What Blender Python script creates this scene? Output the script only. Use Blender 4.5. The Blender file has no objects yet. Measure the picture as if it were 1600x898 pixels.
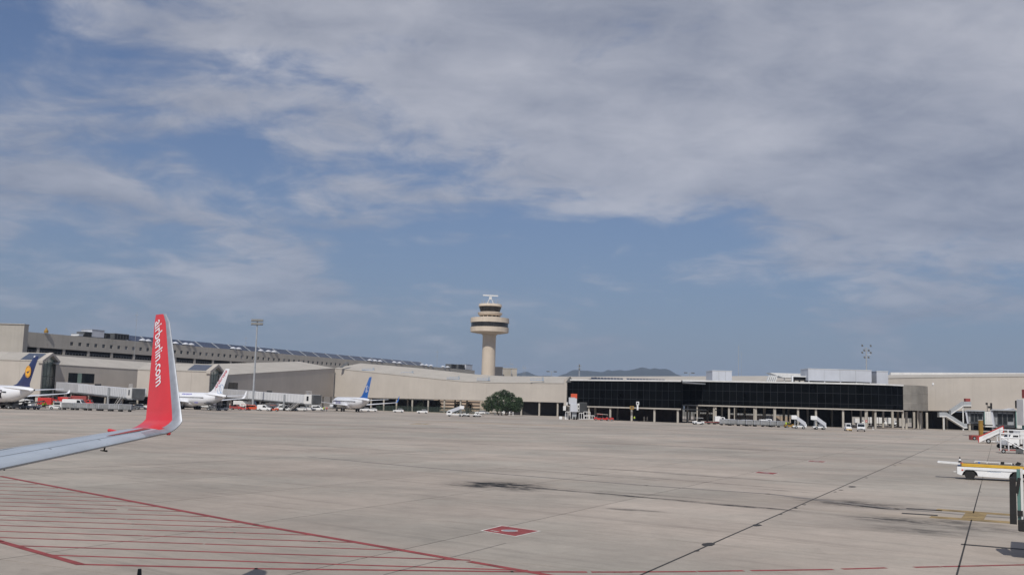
import bpy, bmesh, math, random
from mathutils import Vector, Matrix
from math import radians as R, sin, cos, pi
random.seed(7)
S = bpy.context.scene
C = S.collection

# ------------------------------------------------------------------ camera
FPX = 1600.0
HC = 4.4
PITCH = math.atan(182/FPX); ROLL = math.atan(0.028)
_R0 = Vector((1,0,0)); _U0 = Vector((0,-sin(PITCH),cos(PITCH))); _F = Vector((0,cos(PITCH),sin(PITCH)))
_r = _R0*cos(ROLL)+_U0*sin(ROLL); _u = -_R0*sin(ROLL)+_U0*cos(ROLL)
cam = bpy.data.cameras.new('camera'); cam.sensor_width = 36; cam.lens = 36*FPX/1600
cam.clip_start = .1; cam.clip_end = 60000
co = bpy.data.objects.new('camera', cam); C.objects.link(co)
co.matrix_world = Matrix(((_r.x,_u.x,-_F.x,0),(_r.y,_u.y,-_F.y,0),(_r.z,_u.z,-_F.z,HC),(0,0,0,1)))
S.camera = co
S.render.resolution_x = 1024; S.render.resolution_y = 574

def ray(px, py): return _F + _r*((px-800)/FPX) - _u*((py-449)/FPX)
def at(px, py, D):
    d = ray(px, py); return Vector((0,0,HC)) + d*(D/d.y)
def gnd(px, py):
    d = ray(px, py); return Vector((0,0,HC)) + d*(-HC/d.z)
def yh(px): return 631+.028*(px-800)
def foot(px, D):                      # ground point seen in column px at depth D
    p = at(px, yh(px)+HC*FPX/D, D); return Vector((p.x, D, 0))

# ------------------------------------------------------------------ sun and sky
SUN_AZ = R(193.5); SUN_EL = R(49)
sd = Vector((sin(SUN_AZ)*cos(SUN_EL), cos(SUN_AZ)*cos(SUN_EL), sin(SUN_EL)))
sun = bpy.data.lights.new('sun', 'SUN'); sun.energy = 3.4; sun.angle = R(.53); sun.color = (1,.95,.87)
so = bpy.data.objects.new('sun', sun); C.objects.link(so); so.rotation_euler = (-sd).to_track_quat('-Z','Y').to_euler()
W = bpy.data.worlds.new('World'); S.world = W; W.use_nodes = True
nt = W.node_tree; N = nt.nodes; L = nt.links; N.clear()
def nd(t, **k):
    n = N.new(t)
    for a, b in k.items(): setattr(n, a, b)
    return n
def wmath(op, a, b=None, c=None, clamp=False):
    n = nd('ShaderNodeMath', operation=op, use_clamp=clamp)
    for i, v in enumerate((a, b, c)):
        if v is None: continue
        if isinstance(v, (int, float)): n.inputs[i].default_value = v
        else: L.new(v, n.inputs[i])
    return n.outputs[0]
out = nd('ShaderNodeOutputWorld'); bg = nd('ShaderNodeBackground')
sky = nd('ShaderNodeTexSky', sky_type='NISHITA', sun_disc=False, sun_elevation=SUN_EL, sun_rotation=SUN_AZ)
sky.air_density = 1.0; sky.dust_density = .6; sky.ozone_density = 2.0; sky.altitude = 0
tc = nd('ShaderNodeTexCoord'); nrm = nd('ShaderNodeVectorMath', operation='NORMALIZE'); L.new(tc.outputs['Generated'], nrm.inputs[0])
sep = nd('ShaderNodeSeparateXYZ'); L.new(nrm.outputs[0], sep.inputs[0])
zz = wmath('ADD', wmath('MAXIMUM', sep.outputs[2], 0.0), .22)
comb = nd('ShaderNodeCombineXYZ'); L.new(wmath('DIVIDE', sep.outputs[0], zz), comb.inputs[0]); L.new(wmath('DIVIDE', sep.outputs[1], zz), comb.inputs[1])
def cnoise(scale, detail, rough, off=(0,0,0), sc=(1,1,1), dist=0.):
    m = nd('ShaderNodeMapping'); m.inputs['Location'].default_value = off; m.inputs['Scale'].default_value = sc; m.inputs['Rotation'].default_value = (0,0,R(-24))
    L.new(comb.outputs[0], m.inputs[0])
    n = nd('ShaderNodeTexNoise'); n.inputs['Scale'].default_value = scale; n.inputs['Detail'].default_value = detail; n.inputs['Roughness'].default_value = rough
    n.inputs['Distortion'].default_value = dist
    L.new(m.outputs[0], n.inputs[0]); return n.outputs[0]
n1 = cnoise(1.7, 10, .55, (6.1,2.7,0), (1,1.1,1), .5)
n2 = cnoise(6, 8, .6, (9,4,2), (1,1.1,1), .5)
n3 = cnoise(1.6, 7, .55, (5,2,7), (1,1.4,1), .2)
# where the cloud banks lie: (px, py, sharpness, weight)
BL = [(0,0,110.0,0.02),(200,0,110.0,0.389),(400,0,110.0,0.352),(600,0,110.0,-0.129),(800,0,110.0,0.016),(1000,0,110.0,-0.039),(1200,0,110.0,0.164),(1400,0,110.0,0.271),(1600,0,110.0,0.177),(0,90,110.0,-0.23),(200,90,110.0,-0.147),(400,90,110.0,0.183),(600,90,110.0,0.24),(800,90,110.0,0.195),(1000,90,110.0,-0.049),(1200,90,110.0,-0.055),(1400,90,110.0,-0.065),(1600,90,110.0,0.014),(0,180,110.0,-0.059),(200,180,110.0,-0.423),(400,180,110.0,-0.387),(600,180,110.0,0.123),(800,180,110.0,0.266),(1000,180,110.0,0.218),(1200,180,110.0,0.045),(1400,180,110.0,-0.13),(1600,180,110.0,0.015),(0,270,110.0,0.251),(200,270,110.0,-0.02),(400,270,110.0,-0.3),(600,270,110.0,-0.131),(800,270,110.0,-0.011),(1000,270,110.0,0.293),(1200,270,110.0,0.25),(1400,270,110.0,0.108),(1600,270,110.0,0.181),(0,360,110.0,0.181),(200,360,110.0,0.367),(400,360,110.0,0.328),(600,360,110.0,-0.025),(800,360,110.0,-0.307),(1000,360,110.0,-0.092),(1200,360,110.0,0.081),(1400,360,110.0,0.204),(1600,360,110.0,0.218),(0,450,110.0,-0.141),(200,450,110.0,0.122),(400,450,110.0,0.309),(600,450,110.0,0.117),(800,450,110.0,-0.175),(1000,450,110.0,-0.311),(1200,450,110.0,-0.219),(1600,450,110.0,-0.031),(0,540,110.0,-0.223),(200,540,110.0,-0.32),(400,540,110.0,-0.439),(600,540,110.0,-0.158),(800,540,110.0,0.122),(1000,540,110.0,0.051),(1200,540,110.0,-0.083),(1400,540,110.0,-0.155),(1600,540,110.0,-0.318)]
acc = None
for px, py, k, w in BL:
    d = ray(px, py).normalized()
    dp = nd('ShaderNodeVectorMath', operation='DOT_PRODUCT'); L.new(nrm.outputs[0], dp.inputs[0]); dp.inputs[1].default_value = d
    e = wmath('POWER', 2.718, wmath('MULTIPLY', wmath('SUBTRACT', dp.outputs['Value'], 1.0), k))
    e = wmath('MULTIPLY', e, w)
    acc = e if acc is None else wmath('ADD', acc, e)
cov = wmath('ADD', wmath('ADD', wmath('MULTIPLY', wmath('SUBTRACT', n1, .5), 2.1), acc), .52)
cov = wmath('ADD', cov, wmath('MULTIPLY', wmath('SUBTRACT', n2, .5), .8))
mr = nd('ShaderNodeMapRange', interpolation_type='SMOOTHSTEP'); L.new(cov, mr.inputs[0])
mr.inputs[1].default_value = .26; mr.inputs[2].default_value = .74; mr.inputs[3].default_value = .0; mr.inputs[4].default_value = .97
ccr = nd('ShaderNodeValToRGB'); L.new(wmath('ADD', wmath('MULTIPLY', n3, .7), wmath('MULTIPLY', n2, .3)), ccr.inputs[0])
ccr.color_ramp.elements[0].position = .36; ccr.color_ramp.elements[0].color = (.245,.272,.35,1)
ccr.color_ramp.elements[1].position = .64; ccr.color_ramp.elements[1].color = (.50,.51,.57,1)
skg = nd('ShaderNodeVectorMath', operation='MULTIPLY'); L.new(sky.outputs[0], skg.inputs[0]); skg.inputs[1].default_value = SKYT = (.053,.062,.079)
# thin veil near the horizon
veil = wmath('POWER', 2.718, wmath('MULTIPLY', wmath('ABSOLUTE', sep.outputs[2]), -4.6))
vm = nd('ShaderNodeMix', data_type='RGBA'); L.new(wmath('MULTIPLY', veil, .93), vm.inputs[0]); L.new(skg.outputs[0], vm.inputs[6]); vm.inputs[7].default_value = (.185,.226,.305,1)
cfade = wmath('SUBTRACT', 1.0, wmath('MULTIPLY', wmath('POWER', 2.718, wmath('MULTIPLY', wmath('ABSOLUTE', sep.outputs[2]), -9.0)), .92))
mx = nd('ShaderNodeMix', data_type='RGBA'); L.new(wmath('MULTIPLY', mr.outputs[0], cfade), mx.inputs[0]); L.new(vm.outputs[2], mx.inputs[6]); L.new(ccr.outputs[0], mx.inputs[7])
L.new(mx.outputs[2], bg.inputs[0]); bg.inputs[1].default_value = 1.0; L.new(bg.outputs[0], out.inputs[0])
S.view_settings.view_transform = 'Standard'; S.view_settings.look = 'None'; S.view_settings.exposure = 0; S.view_settings.gamma = 1

# ------------------------------------------------------------------ materials
def mat(name, col, rough=.7, metal=0., var=.12, scale=.6, bump=0., bscale=None, streak=0., spec=.5, rnd=0., coat=0.):
    m = bpy.data.materials.new(name); m.use_nodes = True; t = m.node_tree; b = t.nodes['Principled BSDF']
    b.inputs['Roughness'].default_value = rough; b.inputs['Metallic'].default_value = metal; b.inputs['Specular IOR Level'].default_value = spec
    if coat: b.inputs['Coat Weight'].default_value = coat; b.inputs['Coat Roughness'].default_value = .08
    g = t.nodes.new('ShaderNodeNewGeometry'); n = t.nodes.new('ShaderNodeTexNoise'); n.inputs['Scale'].default_value = scale; n.inputs['Detail'].default_value = 6; n.inputs['Roughness'].default_value = .62
    t.links.new(g.outputs['Position'], n.inputs[0])
    r = t.nodes.new('ShaderNodeMapRange'); r.inputs[1].default_value = .3; r.inputs[2].default_value = .7; r.inputs[3].default_value = 1-var; r.inputs[4].default_value = 1+var*.6
    t.links.new(n.outputs[0], r.inputs[0]); val = r.outputs[0]
    def mul(a, bb):
        x = t.nodes.new('ShaderNodeMath'); x.operation = 'MULTIPLY'; t.links.new(a, x.inputs[0]); t.links.new(bb, x.inputs[1]); return x.outputs[0]
    if streak:
        mp = t.nodes.new('ShaderNodeMapping'); mp.inputs['Scale'].default_value = (1.1,1.1,.07); t.links.new(g.outputs['Position'], mp.inputs[0])
        s = t.nodes.new('ShaderNodeTexNoise'); s.inputs['Scale'].default_value = .9; s.inputs['Detail'].default_value = 5; t.links.new(mp.outputs[0], s.inputs[0])
        q = t.nodes.new('ShaderNodeMapRange'); q.inputs[1].default_value = .42; q.inputs[2].default_value = .85; q.inputs[3].default_value = 1; q.inputs[4].default_value = 1-streak
        t.links.new(s.outputs[0], q.inputs[0]); val = mul(val, q.outputs[0])
    if rnd:
        oi = t.nodes.new('ShaderNodeObjectInfo'); q = t.nodes.new('ShaderNodeMapRange'); q.inputs[3].default_value = 1-rnd; q.inputs[4].default_value = 1+rnd
        t.links.new(oi.outputs['Random'], q.inputs[0]); val = mul(val, q.outputs[0])
    v = t.nodes.new('ShaderNodeVectorMath'); v.operation = 'SCALE'; v.inputs[0].default_value = col[:3]; t.links.new(val, v.inputs[3]); t.links.new(v.outputs[0], b.inputs['Base Color'])
    if bump:
        n2_ = t.nodes.new('ShaderNodeTexNoise'); n2_.inputs['Scale'].default_value = bscale or scale*8; n2_.inputs['Detail'].default_value = 5; t.links.new(g.outputs['Position'], n2_.inputs[0])
        bp = t.nodes.new('ShaderNodeBump'); bp.inputs['Strength'].default_value = bump; bp.inputs['Distance'].default_value = .05; t.links.new(n2_.outputs[0], bp.inputs['Height']); t.links.new(bp.outputs[0], b.inputs['Normal'])
    return m
M = dict(
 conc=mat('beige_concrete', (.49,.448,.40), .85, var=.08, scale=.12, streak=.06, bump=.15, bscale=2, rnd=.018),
 roofc=mat('pale_roof_concrete', (.42,.392,.352), .85, var=.10, scale=.2, streak=.08, rnd=.02),
 bconc=mat('terminal_concrete', (.42,.392,.35), .85, var=.10, scale=.1, streak=.14, rnd=.015),
 tower=mat('tower_concrete', (.60,.515,.42), .8, var=.08, scale=.25, streak=.12),
 col=mat('column_concrete', (.45,.42,.37), .8, var=.14, scale=.5, streak=.2),
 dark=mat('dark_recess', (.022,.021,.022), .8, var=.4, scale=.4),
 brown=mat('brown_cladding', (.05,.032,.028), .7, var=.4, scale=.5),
 green=mat('green_glass', (.20,.27,.24), .15, var=.5, scale=.12, spec=.6),
 bglass=mat('black_glass', (.003,.0035,.004), .12, var=.6, scale=.15, spec=.05, rnd=.5),
 tglass=mat('tower_glass', (.03,.028,.026), .12, var=.5, scale=.5),
 mull=mat('mullion', (.010,.013,.018), .5),
 wmetal=mat('white_metal', (.70,.70,.69), .45, var=.12, scale=.8, streak=.08),
 white=mat('white_paint', (.78,.79,.80), .35, var=.08, scale=1.5),
 panelw=mat('light_grey_panels', (.53,.55,.60), .5, var=.07, scale=.3, streak=.06),
 grey=mat('grey_metal', (.36,.38,.40), .5, var=.12, scale=.8),
 dgrey=mat('dark_grey_metal', (.10,.105,.11), .55, var=.25, scale=.8),
 tunnel=mat('tunnel_metal', (.44,.44,.455), .55, var=.1, scale=.3, streak=.12),
 tunnelw=mat('pale_tunnel_metal', (.62,.63,.65), .5, var=.07, scale=.3, streak=.08),
 black=mat('black_rubber', (.015,.015,.016), .8, var=.3, scale=3),
 red=mat('red_paint', (.52,.035,.03), .4, var=.15, scale=2),
 dred=mat('faded_red_paint', (.30,.055,.05), .6, var=.2, scale=2),
 orange=mat('orange_red_paint', (.60,.09,.035), .4, var=.15, scale=2),
 yellow=mat('yellow_paint', (.62,.38,.04), .45, var=.15, scale=2),
 ochre=mat('ochre_paint', (.32,.19,.04), .6, var=.3, scale=2),
 blue=mat('airline_blue', (.02,.14,.50), .3, var=.06, coat=.3),
 navy=mat('navy_paint', (.012,.022,.10), .3, var=.1, coat=.3),
 crane=mat('orange_disc', (.85,.42,.03), .35, var=.05),
 purple=mat('violet_print', (.16,.14,.50), .5),
 lblue=mat('pale_blue_print', (.22,.38,.62), .5),
 cred=mat('crimson_print', (.50,.02,.05), .5),
 plane=mat('aircraft_white', (.80,.81,.84), .28, var=.05, scale=.4, coat=.3),
 pgrey=mat('aircraft_grey', (.42,.44,.46), .4, var=.1, scale=.5),
 wingtop=mat('wing_grey_paint', (.37,.415,.47), .42, var=.14, scale=1.2, streak=0, coat=.15),
 wingred=mat('winglet_red', (.62,.03,.035), .3, var=.07, scale=2.5, coat=.3),
 alu=mat('polished_aluminium', (.36,.38,.42), .5, metal=.5, var=.18, scale=5),
 glass=mat('vehicle_glass', (.02,.024,.028), .1, var=.3),
 solar=mat('solar_panel', (.045,.055,.085), .25, var=.25, scale=.5, rnd=.2),
 teal=mat('teal_glass', (.12,.24,.22), .2, var=.2, scale=1),
 lime=mat('hi_vis', (.45,.60,.05), .7), skin=mat('skin', (.45,.26,.18), .6), cloth=mat('dark_cloth', (.03,.035,.06), .9), pinkc=mat('red_cloth', (.5,.09,.09), .9),
 fabric=mat('grey_cart_curtain', (.27,.28,.29), .85, var=.25, scale=1.2, bump=.6, bscale=3, rnd=.18),
 bark=mat('bark', (.09,.065,.045), .9), leaf=mat('leaves', (.034,.064,.024), .7, var=.6, scale=.9, rnd=.35), hedge=mat('clipped_leaves', (.02,.034,.018), .8, var=.4),
 fence=mat('fence_wire', (.06,.085,.07), .7), fyel=mat('dry_verge', (.30,.27,.14), .9, var=.3),
 mred=mat('red_marking', (.27,.05,.048), .75, var=.42, scale=1.5), mwhite=mat('white_marking', (.62,.6,.56), .75, var=.25, scale=2), myel=mat('yellow_marking', (.29,.205,.09), .8, var=.55, scale=1.2),
 mdark=mat('dark_sealant', (.035,.033,.032), .85, var=.3, scale=2), mgrey=mat('grey_paint_line', (.20,.18,.165), .85, var=.3, scale=2), msteel=mat('steel_lid', (.30,.31,.33), .5, var=.2, scale=3),
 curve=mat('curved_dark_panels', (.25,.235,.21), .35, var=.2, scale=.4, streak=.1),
 hill=mat('wooded_hill', (.022,.032,.030), .95, var=.3, scale=.002), buff=mat('buff_render', (.42,.33,.25), .85, var=.1, scale=.3),
)

# ------------------------------------------------------------------ mesh helpers
class MB:
    def __init__(s): s.v = []; s.f = []
    def add(s, vs, fs):
        o = len(s.v); s.v += [tuple(v) for v in vs]; s.f += [tuple(i+o for i in f) for f in fs]; return s
    def box(s, c, d, rz=0, rx=0, ry=0):
        m = Matrix.Rotation(rz,3,'Z') @ Matrix.Rotation(ry,3,'Y') @ Matrix.Rotation(rx,3,'X'); c = Vector(c)
        vs = [c + m @ Vector((a*d[0]/2, b*d[1]/2, e*d[2]/2)) for a in (-1,1) for b in (-1,1) for e in (-1,1)]
        return s.add(vs, [(0,1,3,2),(4,6,7,5),(0,4,5,1),(2,3,7,6),(0,2,6,4),(1,5,7,3)])
    def bar(s, a, b, r, n=8, r2=None):
        a = Vector(a); b = Vector(b); r2 = r if r2 is None else r2; z = (b-a).normalized()
        x = z.orthogonal().normalized(); y = z.cross(x); vs = []
        for p, q in ((a, r), (b, r2)):
            for i in range(n):
                t = 2*pi*i/n+pi/n; vs.append(p + x*(q*cos(t)) + y*(q*sin(t)))
        fs = [(i,(i+1)%n,n+(i+1)%n,n+i) for i in range(n)] + [tuple(range(n-1,-1,-1)), tuple(range(n,2*n))]
        return s.add(vs, fs)
    def sq(s, a, b, w): return s.bar(a, b, w*.7071, 4)
    def prism(s, poly, y0, y1):     # side profile (x, z) swept along y
        n = len(poly); vs = [(p[0],y0,p[1]) for p in poly] + [(p[0],y1,p[1]) for p in poly]
        return s.add(vs, [(i,(i+1)%n,n+(i+1)%n,n+i) for i in range(n)] + [tuple(range(n-1,-1,-1)), tuple(range(n,2*n))])
    def hull4(s, low, high):        # two matching rings of points
        n = len(low); return s.add(list(low)+list(high), [(i,(i+1)%n,n+(i+1)%n,n+i) for i in range(n)] + [tuple(range(n-1,-1,-1)), tuple(range(n,2*n))])
    def loft(s, rings, cap=True):
        n = len(rings[0]); vs = [p for r in rings for p in r]; fs = []
        for k in range(len(rings)-1):
            for i in range(n): fs.append((k*n+i, k*n+(i+1)%n, (k+1)*n+(i+1)%n, (k+1)*n+i))
        if cap: fs += [tuple(range(n-1,-1,-1)), tuple(range((len(rings)-1)*n, len(rings)*n))]
        return s.add(vs, fs)
    def lathe(s, prof, n=32, c=(0,0,0)):
        return s.loft([[(c[0]+r*cos(2*pi*i/n), c[1]+r*sin(2*pi*i/n), c[2]+z) for i in range(n)] for r, z in prof])
    def quad(s, *p): return s.add(p, [tuple(range(len(p)))])
    def mesh(s, name, m, smooth=False):
        me = bpy.data.meshes.new(name); me.from_pydata(s.v, [], s.f); me.update()
        b = bmesh.new(); b.from_mesh(me); bmesh.ops.recalc_face_normals(b, faces=b.faces); b.to_mesh(me); b.free()
        if smooth:
            me.polygons.foreach_set('use_smooth', [True]*len(me.polygons)); me.set_sharp_from_angle(angle=R(35))
        me.materials.append(m if not isinstance(m, str) else M[m]); return me
    def obj(s, name, m, parent=None, smooth=False, bevel=0):
        o = bpy.data.objects.new(name, s.mesh(name, m, smooth)); C.objects.link(o); o.parent = parent
        if bevel:
            q = o.modifiers.new('b', 'BEVEL'); q.width = bevel; q.segments = 2; q.limit_method = 'ANGLE'
        return o
def thing(name, label, cat, loc=(0,0,0), rz=0, group=None):
    o = bpy.data.objects.new(name, None); C.objects.link(o); o.location = loc; o.rotation_euler = (0,0,rz)
    return tag(o, label, cat, group)
def tag(o, label=None, cat=None, group=None, kind=None):
    if label: o['label'] = label
    if cat: o['category'] = cat
    if group: o['group'] = group
    if kind: o['kind'] = kind
    return o
KIDS = {}
def dup(root, loc, rz, label, group=None):
    def cp(o, par):
        c = o.copy(); C.objects.link(c); c.parent = par
        for ch in o.children: cp(ch, c)
        return c
    r = cp(root, None); r.location = loc; r.rotation_euler = (0,0,rz); r['label'] = label
    if group: r['group'] = group; root['group'] = group
    return r
def share(me, name, parent, loc, rot=(0,0,0), sc=(1,1,1)):
    o = bpy.data.objects.new(name, me); C.objects.link(o); o.parent = parent; o.location = loc; o.rotation_euler = rot; o.scale = sc; return o
def text(body, size, m, parent, origin, xd, yd, name='lettering', bold=.0, shear=0, width=None, depth=.0):
    cu = bpy.data.curves.new('t', 'FONT'); cu.body = body; cu.size = size; cu.offset = bold; cu.shear = shear; cu.extrude = depth; cu.resolution_u = 3
    o = bpy.data.objects.new('t', cu); C.objects.link(o); dg = bpy.context.evaluated_depsgraph_get(); dg.update()
    me = bpy.data.meshes.new_from_object(o.evaluated_get(dg)); bpy.data.objects.remove(o)
    xs = [v.co.x for v in me.vertices]; k = (width/(max(xs)-min(xs))) if width else 1; x0 = min(xs)
    xd = Vector(xd).normalized(); yd = Vector(yd).normalized(); zd = xd.cross(yd)
    for v in me.vertices: v.co = Vector(origin) + xd*((v.co.x-x0)*k) + yd*v.co.y + zd*v.co.z
    me.materials.clear(); me.materials.append(M[m]); q = bpy.data.objects.new(name, me); C.objects.link(q); q.parent = parent; return q
def disc(mb, c, xd, yd, rx, ry, n=24):
    c = Vector(c); xd = Vector(xd); yd = Vector(yd); return mb.add([c+xd*(rx*cos(2*pi*i/n))+yd*(ry*sin(2*pi*i/n)) for i in range(n)], [tuple(range(n))])
def ribbon(mb, pts, w, z):           # flat strip on the ground
    for a, b in zip(pts, pts[1:]):
        a = Vector((a[0],a[1],0)); b = Vector((b[0],b[1],0)); d = (b-a).normalized(); n = Vector((-d.y,d.x,0))*w/2; e = d*w*.2
        mb.add([(p.x,p.y,z) for p in (a-n-e, b-n+e, b+n+e, a+n-e)], [(0,1,2,3)])

# ------------------------------------------------------------------ apron
G = gnd
A0 = G(1000,898); A1 = G(1452,700); U = (A1-A0); U.z = 0; U.normalize(); V = Vector((U.y,-U.x,0)); SP = (G(1494,901)-A0).dot(V)
def groundmat():
    m = bpy.data.materials.new('apron_concrete'); m.use_nodes = True; t = m.node_tree; b = t.nodes['Principled BSDF']; b.inputs['Roughness'].default_value = .85
    ln = t.links.new; new = t.nodes.new
    def mth(op, a, bb=None, cc=None, clamp=False):
        n = new('ShaderNodeMath'); n.operation = op; n.use_clamp = clamp
        for i, v in enumerate((a, bb, cc)):
            if v is None: continue
            if isinstance(v, (int,float)): n.inputs[i].default_value = v
            else: ln(v, n.inputs[i])
        return n.outputs[0]
    g = new('ShaderNodeNewGeometry'); sx = new('ShaderNodeSeparateXYZ'); ln(g.outputs['Position'], sx.inputs[0]); X, Y = sx.outputs[0], sx.outputs[1]
    def lin(d, off=0.): return mth('ADD', mth('ADD', mth('MULTIPLY', X, d[0]), mth('MULTIPLY', Y, d[1])), off)
    pu = lin(U, -A0.dot(U)); pv = lin(V, -A0.dot(V))
    def noise(scale, det=6, rough=.6, sc=None, rot=0, dist=0):
        n = new('ShaderNodeTexNoise'); n.inputs['Scale'].default_value = scale; n.inputs['Detail'].default_value = det; n.inputs['Roughness'].default_value = rough; n.inputs['Distortion'].default_value = dist
        if sc:
            mp = new('ShaderNodeMapping'); mp.vector_type = 'TEXTURE'; mp.inputs['Rotation'].default_value = (0,0,rot); mp.inputs['Scale'].default_value = sc; ln(g.outputs['Position'], mp.inputs[0]); ln(mp.outputs[0], n.inputs[0])
        else: ln(g.outputs['Position'], n.inputs[0])
        return n.outputs[0]
    def ramp(v, a, bb, lo, hi):
        r = new('ShaderNodeMapRange'); r.interpolation_type = 'SMOOTHSTEP'; ln(v, r.inputs[0]); r.inputs[1].default_value = a; r.inputs[2].default_value = bb; r.inputs[3].default_value = lo; r.inputs[4].default_value = hi; return r.outputs[0]
    fu = mth('FLOOR', mth('DIVIDE', pu, SP)); fv = mth('FLOOR', mth('DIVIDE', pv, SP))
    cm = new('ShaderNodeCombineXYZ'); ln(fu, cm.inputs[0]); ln(fv, cm.inputs[1]); wn = new('ShaderNodeTexWhiteNoise'); wn.noise_dimensions = '2D'; ln(cm.outputs[0], wn.inputs[0])
    val = ramp(wn.outputs[0], 0, 1, .935, 1.04)
    for nn, a, bb, lo, hi in ((noise(.018,4,.5), .36,.64,.86,1.06), (noise(.12,7,.65), .32,.68,.87,1.08), (noise(1.3,8,.7), .3,.7,.93,1.05),
                              (noise(9,4,.7), .3,.7,.95,1.04),
                              (noise(1,6,.6,(9,.55,1),R(-37)), .52,.70,1,.88), (noise(1,6,.62,(30,1.1,1),R(-39)), .54,.68,1,.84), (noise(1,5,.6,(45,3.2,1),R(-12)), .52,.70,1,.90),(noise(.28,7,.7), .56,.70,1,.88),(noise(2.4,7,.7,(1.8,.7,1),R(-39)), .69,.75,1,.60),(noise(.9,8,.72,(3,.6,1),R(-20)), .64,.72,1,.80),
                              (noise(.55,9,.75), .63,.72,1,.62)):
        val = mth('MULTIPLY', val, ramp(nn, a, bb, lo, hi))
    # oil and rubber stains plus cast shadow painted into the colour, each with its own shape: (px, py, half length, half width, angle, strength)
    sn = noise(1.1,8,.72,(1.5,.8,1),R(-39)); 
    tot = None
    for px, py, a, w, an, k in STAINS_SHADOWS:
        p = G(px, py); ca, sa = cos(an), sin(an)
        du = mth('DIVIDE', lin((ca,sa), -(p.x*ca+p.y*sa)), a); dv = mth('DIVIDE', lin((-sa,ca), (p.x*sa-p.y*ca)), w)
        e = mth('POWER', 2.718, mth('MULTIPLY', mth('ADD', mth('MULTIPLY',du,du), mth('MULTIPLY',dv,dv)), -1.0)); e = mth('MULTIPLY', e, k)
        e = mth('MULTIPLY', e, 1.6); tot = e if tot is None else mth('ADD', tot, e)
    st = mth('MULTIPLY', tot, ramp(sn, .36, .62, .15, 1.15), clamp=True)
    val = mth('MULTIPLY', val, mth('SUBTRACT', 1.0, st))
    cr = new('ShaderNodeMix'); cr.data_type = 'RGBA'; ln(ramp(noise(.05,5,.6), .4,.62,0,1), cr.inputs[0]); cr.inputs[6].default_value = (.405,.348,.297,1); cr.inputs[7].default_value = (.362,.328,.283,1)
    c2 = new('ShaderNodeMix'); c2.data_type = 'RGBA'; ln(ramp(noise(.03,4,.6,(2.5,1,1),R(-10)), .55,.7,0,.6), c2.inputs[0]); ln(cr.outputs[2], c2.inputs[6]); c2.inputs[7].default_value = (.44,.345,.25,1)
    v = new('ShaderNodeVectorMath'); v.operation = 'SCALE'; ln(c2.outputs[2], v.inputs[0]); ln(val, v.inputs[3]); ln(v.outputs[0], b.inputs['Base Color'])
    bp = new('ShaderNodeBump'); bp.inputs['Strength'].default_value = .25; bp.inputs['Distance'].default_value = .02; ln(noise(6,6,.7), bp.inputs['Height']); ln(bp.outputs[0], b.inputs['Normal'])
    return m
STAINS_SHADOWS = [(788,757,1.9,2.2,R(-39),.62),(752,757,1.6,2.0,R(-39),.45),(820,764,1.3,1.4,R(-39),.35),(1330,786,2.4,1.6,R(-39),.65),(1372,792,1.6,.8,R(-39),.5),(1385,811,1.6,1.2,R(-39),.5),(1440,829,2.0,1.1,R(-39),.4),(1530,825,2.5,1.3,R(-39),.38),(930,770,6,.3,R(-39),.5),(1060,781,6,.25,R(-39),.45),(1165,790,2.2,.25,R(-39),.6),(905,740,7,.3,R(-39),.35),(1090,752,6,.3,R(-39),.35),
          (1490,815,2,.8,R(-35),.3),(980,770,4,.4,R(-30),.35),(1130,745,9,.5,R(-36),.3),(985,796,1.4,.35,R(-20),.5),(1150,790,1.4,.3,R(-36),.4),(1250,697,14,1.2,R(-20),.22),(1430,693,10,1.2,R(-15),.3),
          (1110,699,14,1.5,R(-25),.28),(860,669,16,2.5,R(-10),.25),(540,665,34,1.6,R(-3),.25),(120,646,45,3,0,.22),(350,645,40,3,0,.2),(700,647,60,4,0,.22),(1000,663,50,3,R(-10),.2),(40,675,16,1,0,.25),
          (1500,683,9,.9,R(-10),.5),(1510,717,4,.4,R(-10),.5),(1550,705,5,.8,R(-10),.4),(1585,716,4,.6,0,.5),(1330,655+20,12,1.2,0,.2),(250,737,4,1.2,0,.16),(560,700,9,1,R(-30),.16),(1225,766,1.6,.18,R(-36),.5),(1000,735,5,.25,R(-30),.35)]  # first mark paints the shadow left of the stairs, under the bridge cab
APR = groundmat()
apron = thing('apron', None, None); apron['kind'] = 'structure'; del_cat = None
def sstruct(o): o['kind'] = 'structure'; return o
g = SP/2-.02
slab_me = MB().add([(-g,-g,-.06),(g,-g,-.06),(g,g,-.06),(-g,g,-.06),(-g,-g,0),(g,-g,0),(g,g,0),(-g,g,0)], [(4,5,6,7),(0,1,5,4),(1,2,6,5),(2,3,7,6),(3,0,4,7)]).mesh('concrete_slab', APR)
ang = math.atan2(U.y, U.x); cells = []; rest = MB()
fw = _F
for i in range(-70, 95):
    for j in range(-95, 75):
        c = A0 + U*((i+.5)*SP) - V*(-(j+.5)*SP); c.z = 0
        if c.y < -60 or c.y > 640 or abs(c.x) > 420: continue
        vis = c.y > 18 and abs(c.x) < c.y*.5+8
        cells.append((c.y if vis else 1e6+c.length, c))
cells.sort(key=lambda q: q[0])
for k, (d, c) in enumerate(cells):
    if k < 298:
        share(slab_me, 'concrete_slab', apron, c, (0,0,ang))
    else:
        o = len(rest.v)
        for a, b, z in ((-g,-g,0),(g,-g,0),(g,g,0),(-g,g,0)):
            p = c + U*a + V*(-b); rest.v.append((p.x,p.y,z))
        rest.f.append((o,o+1,o+2,o+3))
r = rest.obj('far_slabs', APR, apron); r['kind'] = 'stuff'
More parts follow.
